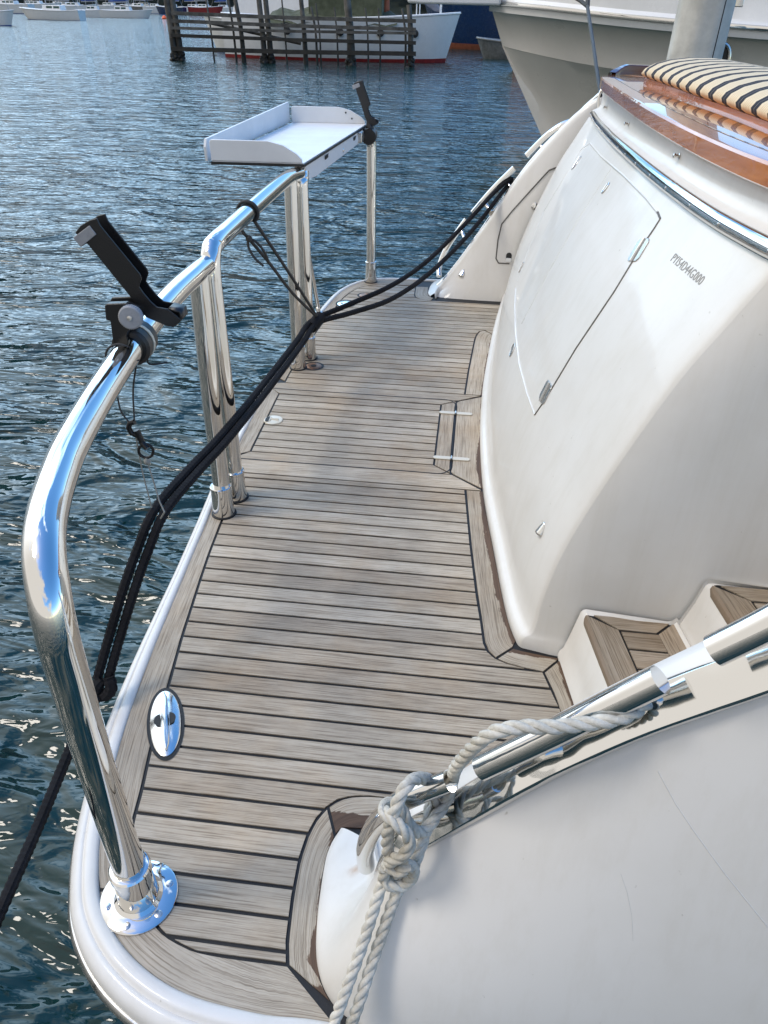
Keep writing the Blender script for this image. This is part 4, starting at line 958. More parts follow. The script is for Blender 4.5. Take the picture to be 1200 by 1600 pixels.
# ================================================================== things standing on or tied to the yacht
# ---- striped cushion
def cushion():
    bot = [Z(a, b, 1.064) for a, b in ((1002, 119), (1010, 123), (1037, 132.5), (1083, 150), (1130, 166.5), (1200, 193), (1300, 236), (1450, 306))]
    bot = [V((p.x, p.y, 0)) for p in bot]; c = cr(bot, 10); m = MB(); rows = []; us = []; u = 0
    for i, p in enumerate(c):
        if i: u += (p-c[i-1]).length
        n_ = nrm2(c, i); e = min(1, (u/.09)); e = math.sqrt(max(0, 1-(1-e)**2)) if u < .09 else 1
        w_ = .33*(.35+.65*e); h = .064*(.30+.70*e); z0 = 1.064; row = []
        prof = [(0.012, 0), (0, .012), (-.004, .028), (.004, .048), (.03, .072), (.07, .090), (.13, .102), (.2, .104), (.27, .094), (.318, .070), (.33, .035), (.322, .008), (.30, 0)]
        for (a, z) in prof: row.append(V((p.x, p.y, z0))+n_*(a/.33*w_) + V((0, 0, z/.105*h)))
        rows.append(row); us.append(u)
    m.grid(rows); m.add(rows[0], [list(range(len(rows[0])))])
    o = m.build('sun_cushion', 'stripes', org=(.7, 2.3, 1.04), angle=60)
    uvl = o.data.uv_layers.new(name='grain'); nr = len(rows[0]); me = o.data
    for lp in me.loops:
        vi = lp.vertex_index; i = vi//nr; 
        if i >= len(us): i = 0
        uvl.data[lp.index].uv = (us[i]+.03, (vi % nr)*.03)
    rows = []
    for p in c:
        n_ = nrm2(c, c.index(p)); q = p+n_*.012; k = p+n_*.30; cz = capz(p.y)-.004
        rows.append([V((q.x, q.y, cz)), V((q.x, q.y, 1.063)), V((k.x, k.y, 1.063)), V((k.x, k.y, cz))])
    m = MB().grid(rows); m.add(rows[0], [[0, 1, 2, 3]]); m.build('cushion_plinth', 'varnish', cap, angle=30)
    return tag(o, 'black and cream striped canvas cushion lying on the varnished cap rail at the top right', 'cushion')
cushion()

# ---- bait board
def px(x, y, z): return Z(x, y, z)
bz = .758
bo = empty('bait_board', (-.78, 3.45, bz)); tag(bo, 'white three-sided fishing bait board bolted on top of the far steel rail', 'bait board')
nl, nr_, fr_, fl_ = V((-.975, 2.86, bz)), V((-.628, 2.88, bz)), V((-.553, 4.03, bz)), V((-.925, 4.00, bz))
MB().prism([nl, nr_, fr_, fl_], (0, 0, .009)).build('base_sheet', 'black', bo, smooth=False)
ins = .004
MB().prism([p+V((0, 0, .0095)) for p in (nl+V((.004, .004, 0)), nr_+V((-.004, .004, 0)), fr_+V((-.004, -.004, 0)), fl_+V((.004, -.004, 0)))], (0, 0, .003)).build('cutting_board', 'board', bo, smooth=False)
def sidewall(a, b, prof, th, name):
    """prof: (0..1 along, height)"""
    d = b-a; up = V((0, 0, 1)); nn = d.cross(up).normalized()*th
    pts = [a+d*t+up*h for t, h in prof]
    return MB().prism(pts, nn).build(name, 'board', bo, bevel=.0015, angle=25)
sp = [(0, .013), (0, .075), (.02, .083), (.62, .083), (.78, .070), (.92, .042), (.97, .025), (.975, .013)]
sidewall(nl+V((0, .012, 0)), nr_+V((0, .012, 0)), sp, .010, 'side_wall')
sidewall(fl_+V((0, 0, 0)), fr_+V((0, 0, 0)), sp, .010, 'side_wall')
sidewall(nl+V((-.011, .0, -.002)), fl_+V((-.011, 0, -.002)), [(0, .012), (-.003, .06), (.01, .086), (.99, .102), (1, .094), (1, .012)], -.010, 'back_wall')
# skirt below the inboard edge
e0 = nr_+V((-.006, .03, -.001)); e1 = fr_+V((-.006, -.02, -.001)); d_ = e1-e0
sk_ = MB().prism([e0, e1, e1+V((0, -.06, -.035)), e0+d_*.93+V((0, 0, -.05)), e0+d_*.14+V((0, 0, -.062)), e0+d_*.05+V((0, 0, -.055))], (-.012, 0, 0)).build('skirt', 'board', bo, bevel=.0015, angle=25)
for t in (.30, .78):
    c_ = e0+d_*t; MB().box((0.0005, -.045, -.022), (.003, .045, -.008), org=c_).build('skirt_slot', 'dark', sk_, smooth=False)
MB().lathe(e0+d_*.55+V((.0, 0, -.032)), (1, 0, 0), [(.010, 0), (.010, .003), (.006, .006), (.003, .008)], 14).build('skirt_knob', 'steel', sk_)
for p in ((-.62, .05), (-.66, .025)):
    MB().lathe(fl_+(fr_-fl_)*(.72 if p[1] > .04 else .80)+V((0, -.0115, .06 if p[1] > .04 else .035)), (0, -1, 0), [(.004, 0), (.004, .002), (.001, .003)], 10).build('wall_screw', 'dark', bo)
MB().box((-.02, -.03, -.045), (.02, .03, 0), org=(-.655, 2.95, bz)).build('mount_bracket', 'steel', bo, bevel=.003)
MB().box((-.02, -.03, -.045), (.02, .03, 0), org=(-.57, 3.85, bz)).build('mount_bracket', 'steel', bo, bevel=.003)

# ---- rod holders
def rod_holder(P, thick, loc_dir, label, clamp_c, rail_dir, knob_c, s_=1., full=True):
    """P: function mapping photo pixels of the near holder to 3D at depth offset k (0 front .. 1 back)"""
    root = empty('rod_holder', clamp_c); tag(root, label, 'rod holder', 'rod holders clamped to the rails')
    front = [(117, 364), (125, 353), (140, 344), (151, 341), (156, 352), (219, 429), (221, 436), (217, 448), (224, 458), (235, 471), (245, 480), (262, 483), (276, 494), (283, 500), (271, 512), (259, 509), (228, 496), (210, 472), (137, 382)]
    low = [(117, 364), (137, 382), (210, 472), (228, 496), (259, 509), (271, 512)]
    th = thick*.09
    for k in (0., 1.-.09):
        a = [P(x, y, k) for x, y in front]; d = P(front[0][0], front[0][1], k+.09)-P(front[0][0], front[0][1], k)
        MB().prism(a, d).build('side_plate', 'black', root, bevel=.0012*s_, angle=25)
    # floor joining the plates along the lower edge
    m = MB(); outer = [P(x, y, .05) for x, y in low]; outer2 = [P(x, y, .95) for x, y in low]
    inn = [P(x+5, y-4, .05) for x, y in low]; inn2 = [P(x+5, y-4, .95) for x, y in low]
    m.grid([outer, outer2, inn2, inn, outer]); m.build('trough_floor', 'black', root, angle=30)
    m = MB(); q = [P(x, y, .05) for x, y in ((262, 482), (281, 487), (284, 500), (271, 512))]; q2 = [P(x, y, .95) for x, y in ((262, 482), (281, 487), (284, 500), (271, 512))]
    m.grid([q, q2]).build('toe_plate', 'black', root, solid=.004*s_)
    # grey strap across the mouth
    m = MB(); st = [(115, 371), (140, 352), (151, 366), (127, 386)]
    a = [P(x, y, -.07) for x, y in st]; d = P(115, 371, .02)-P(115, 371, -.07); m.prism(a, d)
    a = [P(x, y, -.05) for x, y in ((115, 371), (121, 366), (132, 380), (127, 386))]; d = P(115, 371, 1.05)-P(115, 371, -.05); m.prism(a, d)
    m.build('grip_strap', 'grey', root, bevel=.001*s_)
    return root
def PN(x, y, k): return PY(x, y, 1.255)+V((.0, .036*k, 0))
rh = rod_holder(PN, .058, None, 'black open-sided rod holder with grey knurled knob clamped to the nearest steel rail', (-.618, 1.275, .717), None, None)
cc = V((-.617, 1.262, .717)); td = V((-.1, 1, 0)).normalized()
MB().tube([cc-td*.030, cc-td*.026, cc+td*.026, cc+td*.030], [.030, .036, .036, .030], 20).build('rail_clamp', 'black', rh, angle=30)
MB().tube([cc-td*.004, cc+td*.004], .0375, 20).build('clamp_band', 'ivory', rh, angle=30)
# clamp block going outboard with a notch
for k, (y0, y1) in enumerate(((1.225, 1.240), (1.262, 1.280))):
    dx = 0 if k == 0 else 0
    q = [(163, 478), (166, 475), (196, 474), (215, 482), (218, 500), (200, 520), (196, 535), (186, 546), (177, 541), (172, 502), (165, 500)]
    if k == 1: q = [(x+9, y-10) for x, y in q]
    a = [PY(x, y, y0) for x, y in q]; MB().prism(a, (0, y1-y0, 0)).build('clamp_jaw', 'black', rh, bevel=.002, angle=25)
kc = PY(206, 494, 1.222); ax = V((.15, -1, .1)).normalized()
kb = MB(); prof = []
u_ = ax.orthogonal().normalized(); w_ = ax.cross(u_); rws = []
for h_, rr_ in ((0, .0205), (.012, .0205), (.014, .0185), (.0145, .004)):
    rws.append([kc+ax*h_+(u_*math.cos(2*math.pi*i/72)+w_*math.sin(2*math.pi*i/72))*(rr_+(.0009 if (i % 2 and rr_ > .020) else 0)) for i in range(72)])
kb.grid(rws, closed=True); kb.add(rws[-1], [list(range(72))]); ko = kb.build('knurled_knob', 'grey', rh, angle=20)
MB().lathe(kc+ax*.0146, ax, [(.0045, 0), (.0045, .0015), (.003, .002)], 12).build('knob_bolt', 'steel', ko)
MB().tube([kc, kc+V((0, .06, 0))], .006, 10).build('pivot_bolt', 'steel', rh)
# far one: same shape, seen smaller and steeper
def PF(x, y, k):
    # local outline coordinates in metres from the near holder, then rotated and set on the far post
    b = PY(x, y, 1.255); c0_ = PY(235, 500, 1.255); lx = (b.x-c0_.x); lz = (b.z-c0_.z); a = R(13)
    X = lx*math.cos(a)+lz*math.sin(a); Zz = -lx*math.sin(a)+lz*math.cos(a)
    return V((-.545+X*.9, 3.955+.036*k, .790+Zz*.9))
rf = rod_holder(PF, .058, None, 'small-looking black rod holder standing above the far post beside the bait board', (-.54, 3.97, .73), None, None)
MB().tube([(-.533, 3.93, .725), (-.534, 4.0, .728)], .036, 18).build('rail_clamp', 'black', rf)
MB().tube([(-.53, 3.97, .74), (-.535, 3.975, .80)], [.022, .014], 14).build('clamp_neck', 'black', rf)
MB().tube([(-.575, 3.95, .735), (-.545, 3.95, .745)], .016, 14).build('clamp_knob', 'black', rf)

# ---- ropes
def laid(path, r, strands=3, pitch=None, n=9, ph=0.):
    """three-strand rope mesh: helical strands round a path"""
    P = path; L_ = [0]
    for a, b in zip(P, P[1:]): L_.append(L_[-1]+(b-a).length)
    pitch = pitch or r*7.0; N_ = max(8, int(L_[-1]/(pitch/12))); pts = resample(P, N_); m = MB(); step = L_[-1]/(N_-1)
    T = []; 
    for i in range(N_):
        t = (pts[min(N_-1, i+1)]-pts[max(0, i-1)]); T.append(t.normalized() if t.length > 1e-9 else V((0, 0, 1)))
    nrm = T[0].orthogonal().normalized(); fr = []
    for i in range(N_): nrm = (nrm-T[i]*nrm.dot(T[i])).normalized(); fr.append((nrm.copy(), T[i].cross(nrm)))
    for s_ in range(strands):
        q = []
        for i in range(N_):
            a = 2*math.pi*(s_/strands + step*i/pitch)+ph; q.append(pts[i] + (fr[i][0]*math.cos(a)+fr[i][1]*math.sin(a))*r*.5)
        m.tube(q, r*.56, n)
    return m
def merge(ms):
    o = MB()
    for m in ms: o.add(m.v, m.f)
    return o
# black mooring rope: doubled from the far wing rail to the eye near the first post
def braid(path, r):
    N_ = resample(path, max(12, int(sum((b-a).length for a, b in zip(path, path[1:]))/.0035)))
    m = MB(); T = []; n = 20; rows = []
    for i in range(len(N_)):
        t = (N_[min(len(N_)-1, i+1)]-N_[max(0, i-1)]); T.append(t.normalized())
    nrm = T[0].orthogonal().normalized()
    for i, p in enumerate(N_):
        nrm = (nrm-T[i]*nrm.dot(T[i])).normalized(); bi = T[i].cross(nrm); row = []
        for k in range(n):
            a = 2*math.pi*k/n; bmp = .17*r*math.sin(4*a+i*.9)*math.sin(4*a-i*.9); row.append(p+(nrm*math.cos(a)+bi*math.sin(a))*(r+bmp))
        rows.append(row)
    m.grid(rows, closed=True); m.add(rows[0], [list(range(n))]); m.add(rows[-1], [list(range(n))]); return m
far_a = PY(799, 281, 3.965)
common = [PY(160, 1062, 1.0), PY(176, 1005, 1.04), PY(200, 925, 1.09), PY(222, 862, 1.15), PY(250, 798, 1.22), PY(300, 738, 1.40), PY(345, 690, 1.58), PY(395, 630, 1.85), PY(440, 572, 2.15), PY(470, 532, 2.40), PY(492, 503, 2.58)]
sA = [p+V((-.010, 0, .004)) for p in common] + [PY(540, 478, 2.78), PY(610, 447, 3.05), PY(665, 410, 3.35), PY(720, 357, 3.65), PY(770, 303, 3.90), PY(793, 283, 3.975), PY(801, 279, 3.99)]
sB = [p+V((.010, .004, -.004)) for p in common] + [PY(548, 489, 2.72), PY(610, 468, 2.95), PY(665, 432, 3.2), PY(715, 385, 3.5), PY(752, 343, 3.76), PY(785, 300, 3.94), PY(801, 283, 4.0)]
rA = cr(sA, 8); rB = cr(sB, 8)
eye = cr([PY(160, 1062, 1.0), PY(152, 1072, .99), PY(154, 1084, .99), PY(166, 1086, .985), PY(174, 1074, .99), PY(170, 1058, 1.0)], 6)
tail = cr([PY(158, 1078, 1.0), PY(135, 1120, .93), PY(110, 1170, .86), PY(60, 1290, .70), PY(0, 1425, .55), PY(-120, 1700, .35), PY(-300, 2100, .2)], 8)
mm = merge([braid(rA, .0095), braid(rB, .0095), braid(eye, .0125), braid(tail, .0100)])
# whipping where the rope is gathered
wp = cr([PY(486, 512, 2.55), PY(500, 495, 2.62)], 4); mm.add(*(lambda q: (q.v, q.f))(MB().tube(wp, .022, 14)))
o = mm.build('mooring_rope', 'blackrope', org=tuple(PY(160, 1062, 1.0))); tag(o, 'thick black braided mooring rope running doubled past the rail posts to the far wing', 'rope')
# black cord tying the rope to the middle rail
m = MB(); ry = 2.22
top = V((-.660, ry, .743))
ring = [top+V((0.0+.0305*math.cos(R(a)), -.006*math.sin(R(a)), .0305*math.sin(R(a)))) for a in range(-60, 215, 12)]
m.tube(ring, .0052, 8)
knot = PY(497, 497, 2.60)
m.tube(cr([ring[0], PY(402, 352, 2.25), PY(450, 424, 2.42), knot], 6), .0052, 8)
m.tube(cr([ring[-1], PY(379, 361, 2.22), PY(388, 372, 2.23), PY(420, 410, 2.33), PY(458, 459, 2.45), knot], 6), .0052, 8)
m.tube(cr([PY(388, 372, 2.23), PY(388, 385, 2.23), PY(397, 402, 2.23), PY(412, 416, 2.23)], 6), .004, 8)
m.tube(cr([PY(388, 372, 2.23), PY(400, 378, 2.235), PY(412, 392, 2.25), PY(421, 412, 2.30)], 6), .004, 8)
m.lathe(PY(389, 373, 2.225), (0, 0, 1), [(.004, -.010), (.010, -.005), (.010, .005), (.004, .010)], 10)
o = m.build('tie_cord', 'cord', org=tuple(top)); tag(o, 'short black cord looped over the middle rail, tying up the thick black rope', 'cord')
# thin cord with shackle on the near rail
sh = empty('hanging_cord', (-.61, 1.18, .70)); tag(sh, 'thin grey cord with dark shackle and ring hanging from the nearest rail', 'cord')
ce = V((-.612, 1.185, .716)); tdr = V((-.11, 1, 0)).normalized(); sd_ = V((1, .11, 0)).normalized()
m = MB(); ring = [ce+sd_*(.0275*math.cos(R(a)))+V((0, 0, .0275*math.sin(R(a)))) for a in range(-20, 235, 12)]
m.tube(ring, .0021, 8); m.tube(cr([ring[0], PY(208, 610, 1.20), PY(210, 658, 1.20)], 4), .0018, 6); m.tube(cr([ring[-1], PY(187, 637, 1.2), PY(201, 659, 1.2)], 4), .0018, 6)
m.build('rail_loop', 'cord', sh)
m = MB(); m.tube([PY(x, y, 1.2) for x, y in ((210, 659), (203, 661), (201, 668), (205, 676), (213, 680), (218, 676))], .0055, 10)
m.tube([PY(213, 672, 1.2), PY(225, 697, 1.2)], .0062, 10); m.tube([PY(221, 690, 1.2), PY(230, 701, 1.195)], .006, 10); m.build('shackle', 'shackle', sh)
MB().tube(cr([PY(x, y, 1.2) for x, y in ((218, 699), (230, 694), (239, 702), (237, 712), (227, 715), (218, 709))], 4, closed=True), .0030, 8, closed=True).build('steel_ring', 'shackle', sh)
m = MB(); m.lathe(PY(230, 721, 1.2), (0, 0, 1), [(.002, -.008), (.006, -.004), (.007, .002), (.003, .009)], 10)
m.tube([PY(212, 680, 1.2), PY(222, 735, 1.205), PY(237, 793, 1.21)], .0016, 6); m.tube([PY(231, 724, 1.2), PY(240, 752, 1.2), PY(249, 783, 1.2), PY(257, 800, 1.19), PY(250, 812, 1.2)], .0018, 6)
m.build('suspension_cord', 'wirecord', sh)
# little lanyard under the rod holder
o = MB().tube(cr([V((-.60, 1.27, .69)), PY(232, 568, 1.27), PY(245, 569, 1.27), PY(262, 566, 1.28)], 5), .0018, 6).build('lanyard', 'cord', org=(-.6, 1.27, .69)); tag(o, 'short thin dark lanyard dangling under the clamp of the near rod holder', 'lanyard')

# ---- white mooring rope on the near wing
rw = .0083
def W(x, y, Y): return PY(x, y, Y)
tailA = [W(603, 1362, .545), W(590, 1402, .525), W(575, 1450, .500), W(556, 1505, .47), W(536, 1560, .44), W(520, 1605, .42), W(500, 1680, .37), W(470, 1800, .30)]
tailB = [W(628, 1378, .545), W(612, 1415, .525), W(596, 1462, .50), W(578, 1515, .47), W(560, 1570, .44), W(544, 1615, .42), W(525, 1690, .37), W(495, 1810, .30)]
loopA = [W(628, 1378, .545), W(610, 1345, .53), W(605, 1310, .53), W(615, 1270, .535), W(632, 1232, .55), W(650, 1217, .57), W(672, 1220, .60), W(683, 1240, .62), W(672, 1262, .60), W(668, 1290, .575), W(655, 1330, .55), W(640, 1368, .54), W(625, 1385, .54), W(605, 1375, .53), W(603, 1362, .545)]
up = [W(603, 1362, .545), W(612, 1345, .52), W(632, 1335, .515), W(640, 1312, .52), W(622, 1288, .525), W(600, 1268, .54), W(606, 1256, .56), W(625, 1262, .56), W(640, 1290, .55), W(660, 1300, .56), W(684, 1272, .585), W(700, 1246, .60), W(707, 1218, .60), W(712, 1200, .57), W(728, 1180, .555), W(748, 1160, .545), W(775, 1143, .54), W(815, 1136, .54), W(860, 1136, .54), W(905, 1132, .545), W(950, 1126, .55), W(985, 1116, .56), W(1010, 1098, .58)]
knotc = [W(605, 1352, .525), W(622, 1362, .518), W(640, 1352, .518), W(646, 1366, .528), W(632, 1382, .53), W(612, 1384, .525), W(600, 1372, .53), W(602, 1355, .53)]
mm = merge([laid(cr(tailA, 8), rw), laid(cr(tailB, 8), rw, ph=1), laid(cr(loopA, 8), rw, ph=2), laid(cr(up, 8), rw), laid(cr(knotc, 8), rw, ph=.5)])
# loose fibres
fb = cr(up, 8)+cr(loopA, 8)+cr(tailA, 8)
for k in range(260):
    p = random.choice(fb)+V((random.uniform(-1, 1), random.uniform(-1, 1), random.uniform(-1, 1))).normalized()*rw*.9
    d = V((random.uniform(-1, 1), random.uniform(-1, 1), random.uniform(-.2, 1))).normalized()*random.uniform(.004, .012); e_ = d.orthogonal().normalized()*.00025
    mm.add([p-e_, p+e_, p+d], [[0, 1, 2]])
o = mm.build('mooring_rope', 'whiterope', org=tuple(W(620, 1370, .54))); tag(o, 'frayed white three-strand rope knotted round the short hooked rail of the near wing', 'rope')

# ---- black line from the corner of the yacht up to the neighbouring bow
nb = [V((.505, 3.68, .95)), PY(934, 120, 4.2), PY(927, 70, 6.0), PY(920, 25, 9.0), PY(918, 10, 10.3)]
m = MB().tube(nb, [.0075, .009, .012, .018, .021], 8)
m.tube([nb[-1], PY(908, 2, 10.6), PY(895, -6, 10.8)], .022, 8); m.tube([nb[-1], PY(919, -12, 10.5)], .026, 8)
o = m.build('bow_line', 'cord', org=(.505, 3.68, .95)); tag(o, 'taut black line running from the corner of the cap rail up over the cream bow', 'rope')

# ================================================================== MARINA
# ---- grey post between the boats
m = MB(); pr_ = []
bx, by = 1.225, 5.3
ra = .150
rows = []
for z in (-2, -.4, .3, .8, 1.3, 1.8, 2.4):
    row = []
    for k in range(48):
        a = 2*math.pi*k/48; f_ = 1/max(abs(math.cos(((a+math.pi/8) % (math.pi/4))-math.pi/8)), .965); row.append(V((bx+.01*(z), by, z))+V((math.cos(a), math.sin(a), 0))*ra*f_)
    rows.append(row)
m.grid(rows, closed=True); m.add(rows[-1], [list(range(48))])
pl = m.build('mooring_post', 'concrete', angle=25, org=(bx, by, -.4)); tag(pl, 'thick pale grey mooring post rising behind the striped cushion', 'mooring post')
o = MB().box((-.03, -.01, -.02), (.03, .01, .02), org=(bx+ra+.03, by-.02, 1.30)).build('strap_end', 'steel', pl, bevel=.004); o.location -= V((bx, by, -.4)); 
o = MB().tube([(bx+.075, by-ra*.93, .5), (bx+.085, by-ra*.93, 1.6)], .003, 6).build('post_crack', 'dark', pl); o.location -= V((bx, by, -.4))

# ---- big neighbouring boat (bow pointing left)
nbt = empty('neighbouring_boat', (4, 12.5, -.4)); tag(nbt, 'large cream motor cruiser bow with steel rub rail looming behind the grey post', 'motor cruiser')
sheer = [(.00, 12.5, 1.32), (.25, 12.10, 1.30), (.8, 11.5, 1.26), (1.7, 10.9, 1.19), (3.15, 10.35, 1.11), (5, 10.1, 1.04), (9, 10.0, .98)]
chn = [(.23, 12.5, .81), (.55, 12.2, .76), (1.15, 11.75, .68), (2.0, 11.2, .60), (3.4, 10.7, .50), (5.2, 10.4, .42), (9, 10.3, .3)]
wl = [(1.02, 12.5, -.45), (1.5, 12.3, -.45), (2.2, 11.95, -.45), (3.2, 11.5, -.45), (4.6, 11.1, -.45), (6.4, 10.8, -.45), (9.5, 10.6, -.45)]
S_, K_, W_ = cr(sheer, 6), cr(chn, 6), cr(wl, 6); rows = []
for s_, k, w_2 in zip(S_, K_, W_):
    row = []
    for i in range(7): t = i/6; p = s_.lerp(k, t); p.y += .10*math.sin(math.pi*t)*(1 if s_.x > .1 else s_.x*10); row.append(p)
    row.append(k+V((0, .022, -.006)))
    for i in range(1, 8): t = i/7; p = (k+V((0, .022, -.006))).lerp(w_2, t); p.y += .10*math.sin(math.pi*t)*(1 if s_.x > .1 else s_.x*10); row.append(p)
    rows.append(row)
def mirror(rows, yc): return [[V((p.x, 2*yc-p.y, p.z)) for p in r] for r in rows]
m = MB(); m.grid(rows); m.grid(mirror(rows, 12.5)); m.build('hull', 'offw', nbt, angle=25)
rows = []
for s_ in S_:
    rows.append([s_+V((0, -.015, .03)), s_+V((-.01, -.045, .02)), s_+V((-.012, -.05, .0)), s_+V((-.01, -.045, -.02)), s_+V((0, -.012, -.028))])
m = MB(); m.grid(rows).build('rub_rail', 'rub', nbt)
rows = [[s_+V((0, -.012, -.028)), s_+V((0, -.008, -.06)), s_+V((0, .002, -.10))] for s_ in S_]
MB().grid([[p+V((0, -.006, 0)) for p in r] for r in rows]).build('rail_moulding', 'white', nbt)
rows = [[s_+V((0, -.012, .03)), s_+V((.02, .02, .07)), s_+V((.02, .03, .35)), s_+V((.05, .06, .75)), s_+V((.3, .5, .8))] for s_ in S_]
m = MB(); m.grid(rows); m.grid(mirror(rows, 12.5)); m.build('bulwark', 'white', nbt)
m = MB().prism([(-1.12, 12.15, 1.29), (-.9, 12.1, 1.28), (.15, 12.1, 1.28), (.15, 12.9, 1.28), (-.9, 12.9, 1.28), (-1.12, 12.85, 1.29)], (0, 0, .3)); m.build('bow_pulpit', 'white', nbt, bevel=.03, segs=3)
h_ = PY(1124, 92, 10.44)
m = MB().tube(cr([h_+V((.10*math.cos(R(a)), -.03, .15*math.sin(R(a)))) for a in range(0, 360, 30)], 3, closed=True), .022, 8, closed=True).build('fairlead', 'steel', nbt)
MB().add([h_+V((.09*math.cos(R(a)), -.025, .14*math.sin(R(a)))) for a in range(0, 360, 20)], [list(range(18))]).build('fairlead_opening', 'dark', nbt, smooth=False)

# ---- generic boats
def hull_rows(L_, B_, fb, bow_rise=.25, stern_rise=.08, rake=.12, transom=.75, boot=.12, n=18, zb=-.15):
    rows = []
    for i in range(n+1):
        t = i/n      # 0 stern .. 1 bow
        b = B_/2*((transom+(1-transom)*math.sin(min(1, t/.5)*math.pi/2)) if t < .5 else math.sqrt(max(0, 1-((t-.5)/.5)**2.3)))
        sh = fb*(1+bow_rise*max(0, (t-.3)/.7)**2+stern_rise*max(0, (.4-t)/.4)**2); row = []
        for k in range(7):
            u = k/6; z = zb+(sh-zb)*u; x = (t-.5)*L_ + (rake*L_*(u-.6)*(max(0, t-.7)/.3)); bb = b*(.72+.28*u**.6)
            row.append((x, -bb, z))
        rows.append(row)
    return rows
def boat(label, cat, x, y, heading, L_, B_, fb, hull, boot=None, cabin=None, masts=(), cover=None, extra=None, group=None, name='moored_boat', deckm='white', rake=.12, transom=.75, bow_rise=.25):
    Wl = -.40; root = empty(name, (x, y, Wl)); tag(root, label, cat, group)
    ca, sa = math.cos(heading), math.sin(heading); T_ = lambda p: V((x+p[0]*ca-p[1]*sa, y+p[0]*sa+p[1]*ca, Wl+p[2]))
    rows = hull_rows(L_, B_, fb, rake=rake, transom=transom, bow_rise=bow_rise); m = MB(); m.grid([[T_(p) for p in r] for r in rows]); m.grid([[T_((p[0], -p[1], p[2])) for p in r] for r in rows])
    e = rows[0]; m.add([T_(p) for p in e]+[T_((p[0], -p[1], p[2])) for p in e[::-1]], [list(range(14))]); m.build('hull', hull, root)
    top = [r[-1] for r in rows]; m = MB(); m.grid([[T_((p[0], p[1]*.96, p[2]-.04)) for p in top], [T_((p[0], 0, p[2]+.03)) for p in top], [T_((p[0], -p[1]*.96, p[2]-.04)) for p in top]]); m.build('deck', deckm, root)
    m = MB()
    for sg in (1, -1): m.tube([T_((p[0], p[1]*sg, p[2])) for p in top], .035, 6)
    m.build('gunwale', deckm, root)
    if boot:
        m = MB(); rws = []
        for r in rows:
            a, b = V(r[0]), V(r[-1])
            rws.append([ (lambda q: T_((q[0]+(.012 if r is rows[-1] else 0), q[1]-.012, q[2])))(tuple(a.lerp(b, u) if False else V((a.x+(b.x-a.x)*u, -(abs(b.y)*(.72+.28*u**.6)), a.z+(b.z-a.z)*u)))) for u in (0, .06, .12, .17)])
        m.grid(rws); rws2 = []
        for r in rows:
            a, b = V(r[0]), V(r[-1]); rws2.append([T_((a.x+(b.x-a.x)*u, (abs(b.y)*(.72+.28*u**.6))+.012, a.z+(b.z-a.z)*u)) for u in (0, .06, .12, .17)])
        m.grid(rws2); m.build('boot_stripe', boot, root)
    dz = fb
    for cb_ in (cabin or []):
        x0, x1, w_, z0, z1, wm = cb_; m = MB(); t = .1*(z1-z0)
        a = [T_((x0, -w_/2, z0)), T_((x1, -w_/2, z0)), T_((x1, w_/2, z0)), T_((x0, w_/2, z0))]; b = [T_((x0+t, -w_/2+t, z1)), T_((x1-t*3, -w_/2+t, z1)), T_((x1-t*3, w_/2-t, z1)), T_((x0+t, w_/2-t, z1))]
        m.add(a+b, [[0, 1, 5, 4], [1, 2, 6, 5], [2, 3, 7, 6], [3, 0, 4, 7], [4, 5, 6, 7]]); cbo = m.build('cabin', 'white', root, bevel=.03, angle=30)
        if wm:
            nwin = max(2, int((x1-x0)/.7)); hz = z1-z0
            for i in range(nwin):
                xa = x0+.12+(x1-x0-.5)*i/nwin; xb = xa+(x1-x0-.5)/nwin*.82
                for sg in (-1, 1):
                    f0 = lambda zz: (-w_/2+t*(zz-z0)/hz-.006)*-sg
                    za, zb = z0+hz*.42, z0+hz*.86; MB().add([T_((xa, f0(za), za)), T_((xb, f0(za), za)), T_((xb, f0(zb), zb)), T_((xa, f0(zb), zb))], [[0, 1, 2, 3]]).build('window', 'glass', cbo, smooth=False)
    for (mx_, mh, boom) in masts:
        mo = MB().tube([T_((mx_, 0, dz*.9)), T_((mx_, 0, mh))], .06, 8).build('mast', 'mast', root)
        if boom:
            MB().tube([T_((mx_, 0, dz+.9)), T_((mx_-boom, 0, dz+.85))], .07, 8).build('boom', 'mast', mo)
            if cover: MB().tube([T_((mx_-.1, 0, dz+1.1)), T_((mx_-boom*.5, 0, dz+1.02)), T_((mx_-boom, 0, dz+.9))], [.17, .14, .07], 8).build('sail_cover', cover, mo)
        m = MB()
        for q in ((L_*.47, 0, fb*1.2), (-L_*.45, 0, fb), (mx_, B_*.42, fb), (mx_, -B_*.42, fb)): m.tube([T_((mx_, 0, mh)), T_(q)], .012, 4)
        m.build('rigging', 'steel', mo)
    return root, T_
# white double-ended yacht behind the wave screen
db, T_ = boat('white double-ended motor yacht with red boot stripe and portholes behind the timber screen', 'boat', -5.4, 31.4, 0, 8.4, 2.6, 1.25, 'white', 'red', rake=.06, transom=.3, bow_rise=.20, name='moored_boat')
for xx in (-1.6, .3, 1.7, 2.9):
    MB().lathe(T_((xx, -1.27 if xx < 1 else (-1.17 if xx < 2 else -.98), .88)), (0.1 if xx > 2 else 0, -1, 0), [(.12, -.06), (.12, .02), (.09, .03)], 16).build('porthole', 'dark', db)
rows = []
for i in range(13):
    xx = -2.4+i*.39; s_ = math.sin(math.pi*min(1, (i+1)/13)); rows.append([T_((xx, yy*1.25, 1.10+(1-(abs(yy))**1.6)*(.50+.10*math.sin(i*1.9))*(.55+.45*s_)+.05*math.sin(i*3+yy*4))) for yy in [k/6-1 for k in range(13)]])
MB().grid(rows).build('tarpaulin', 'canvas', db, angle=60)
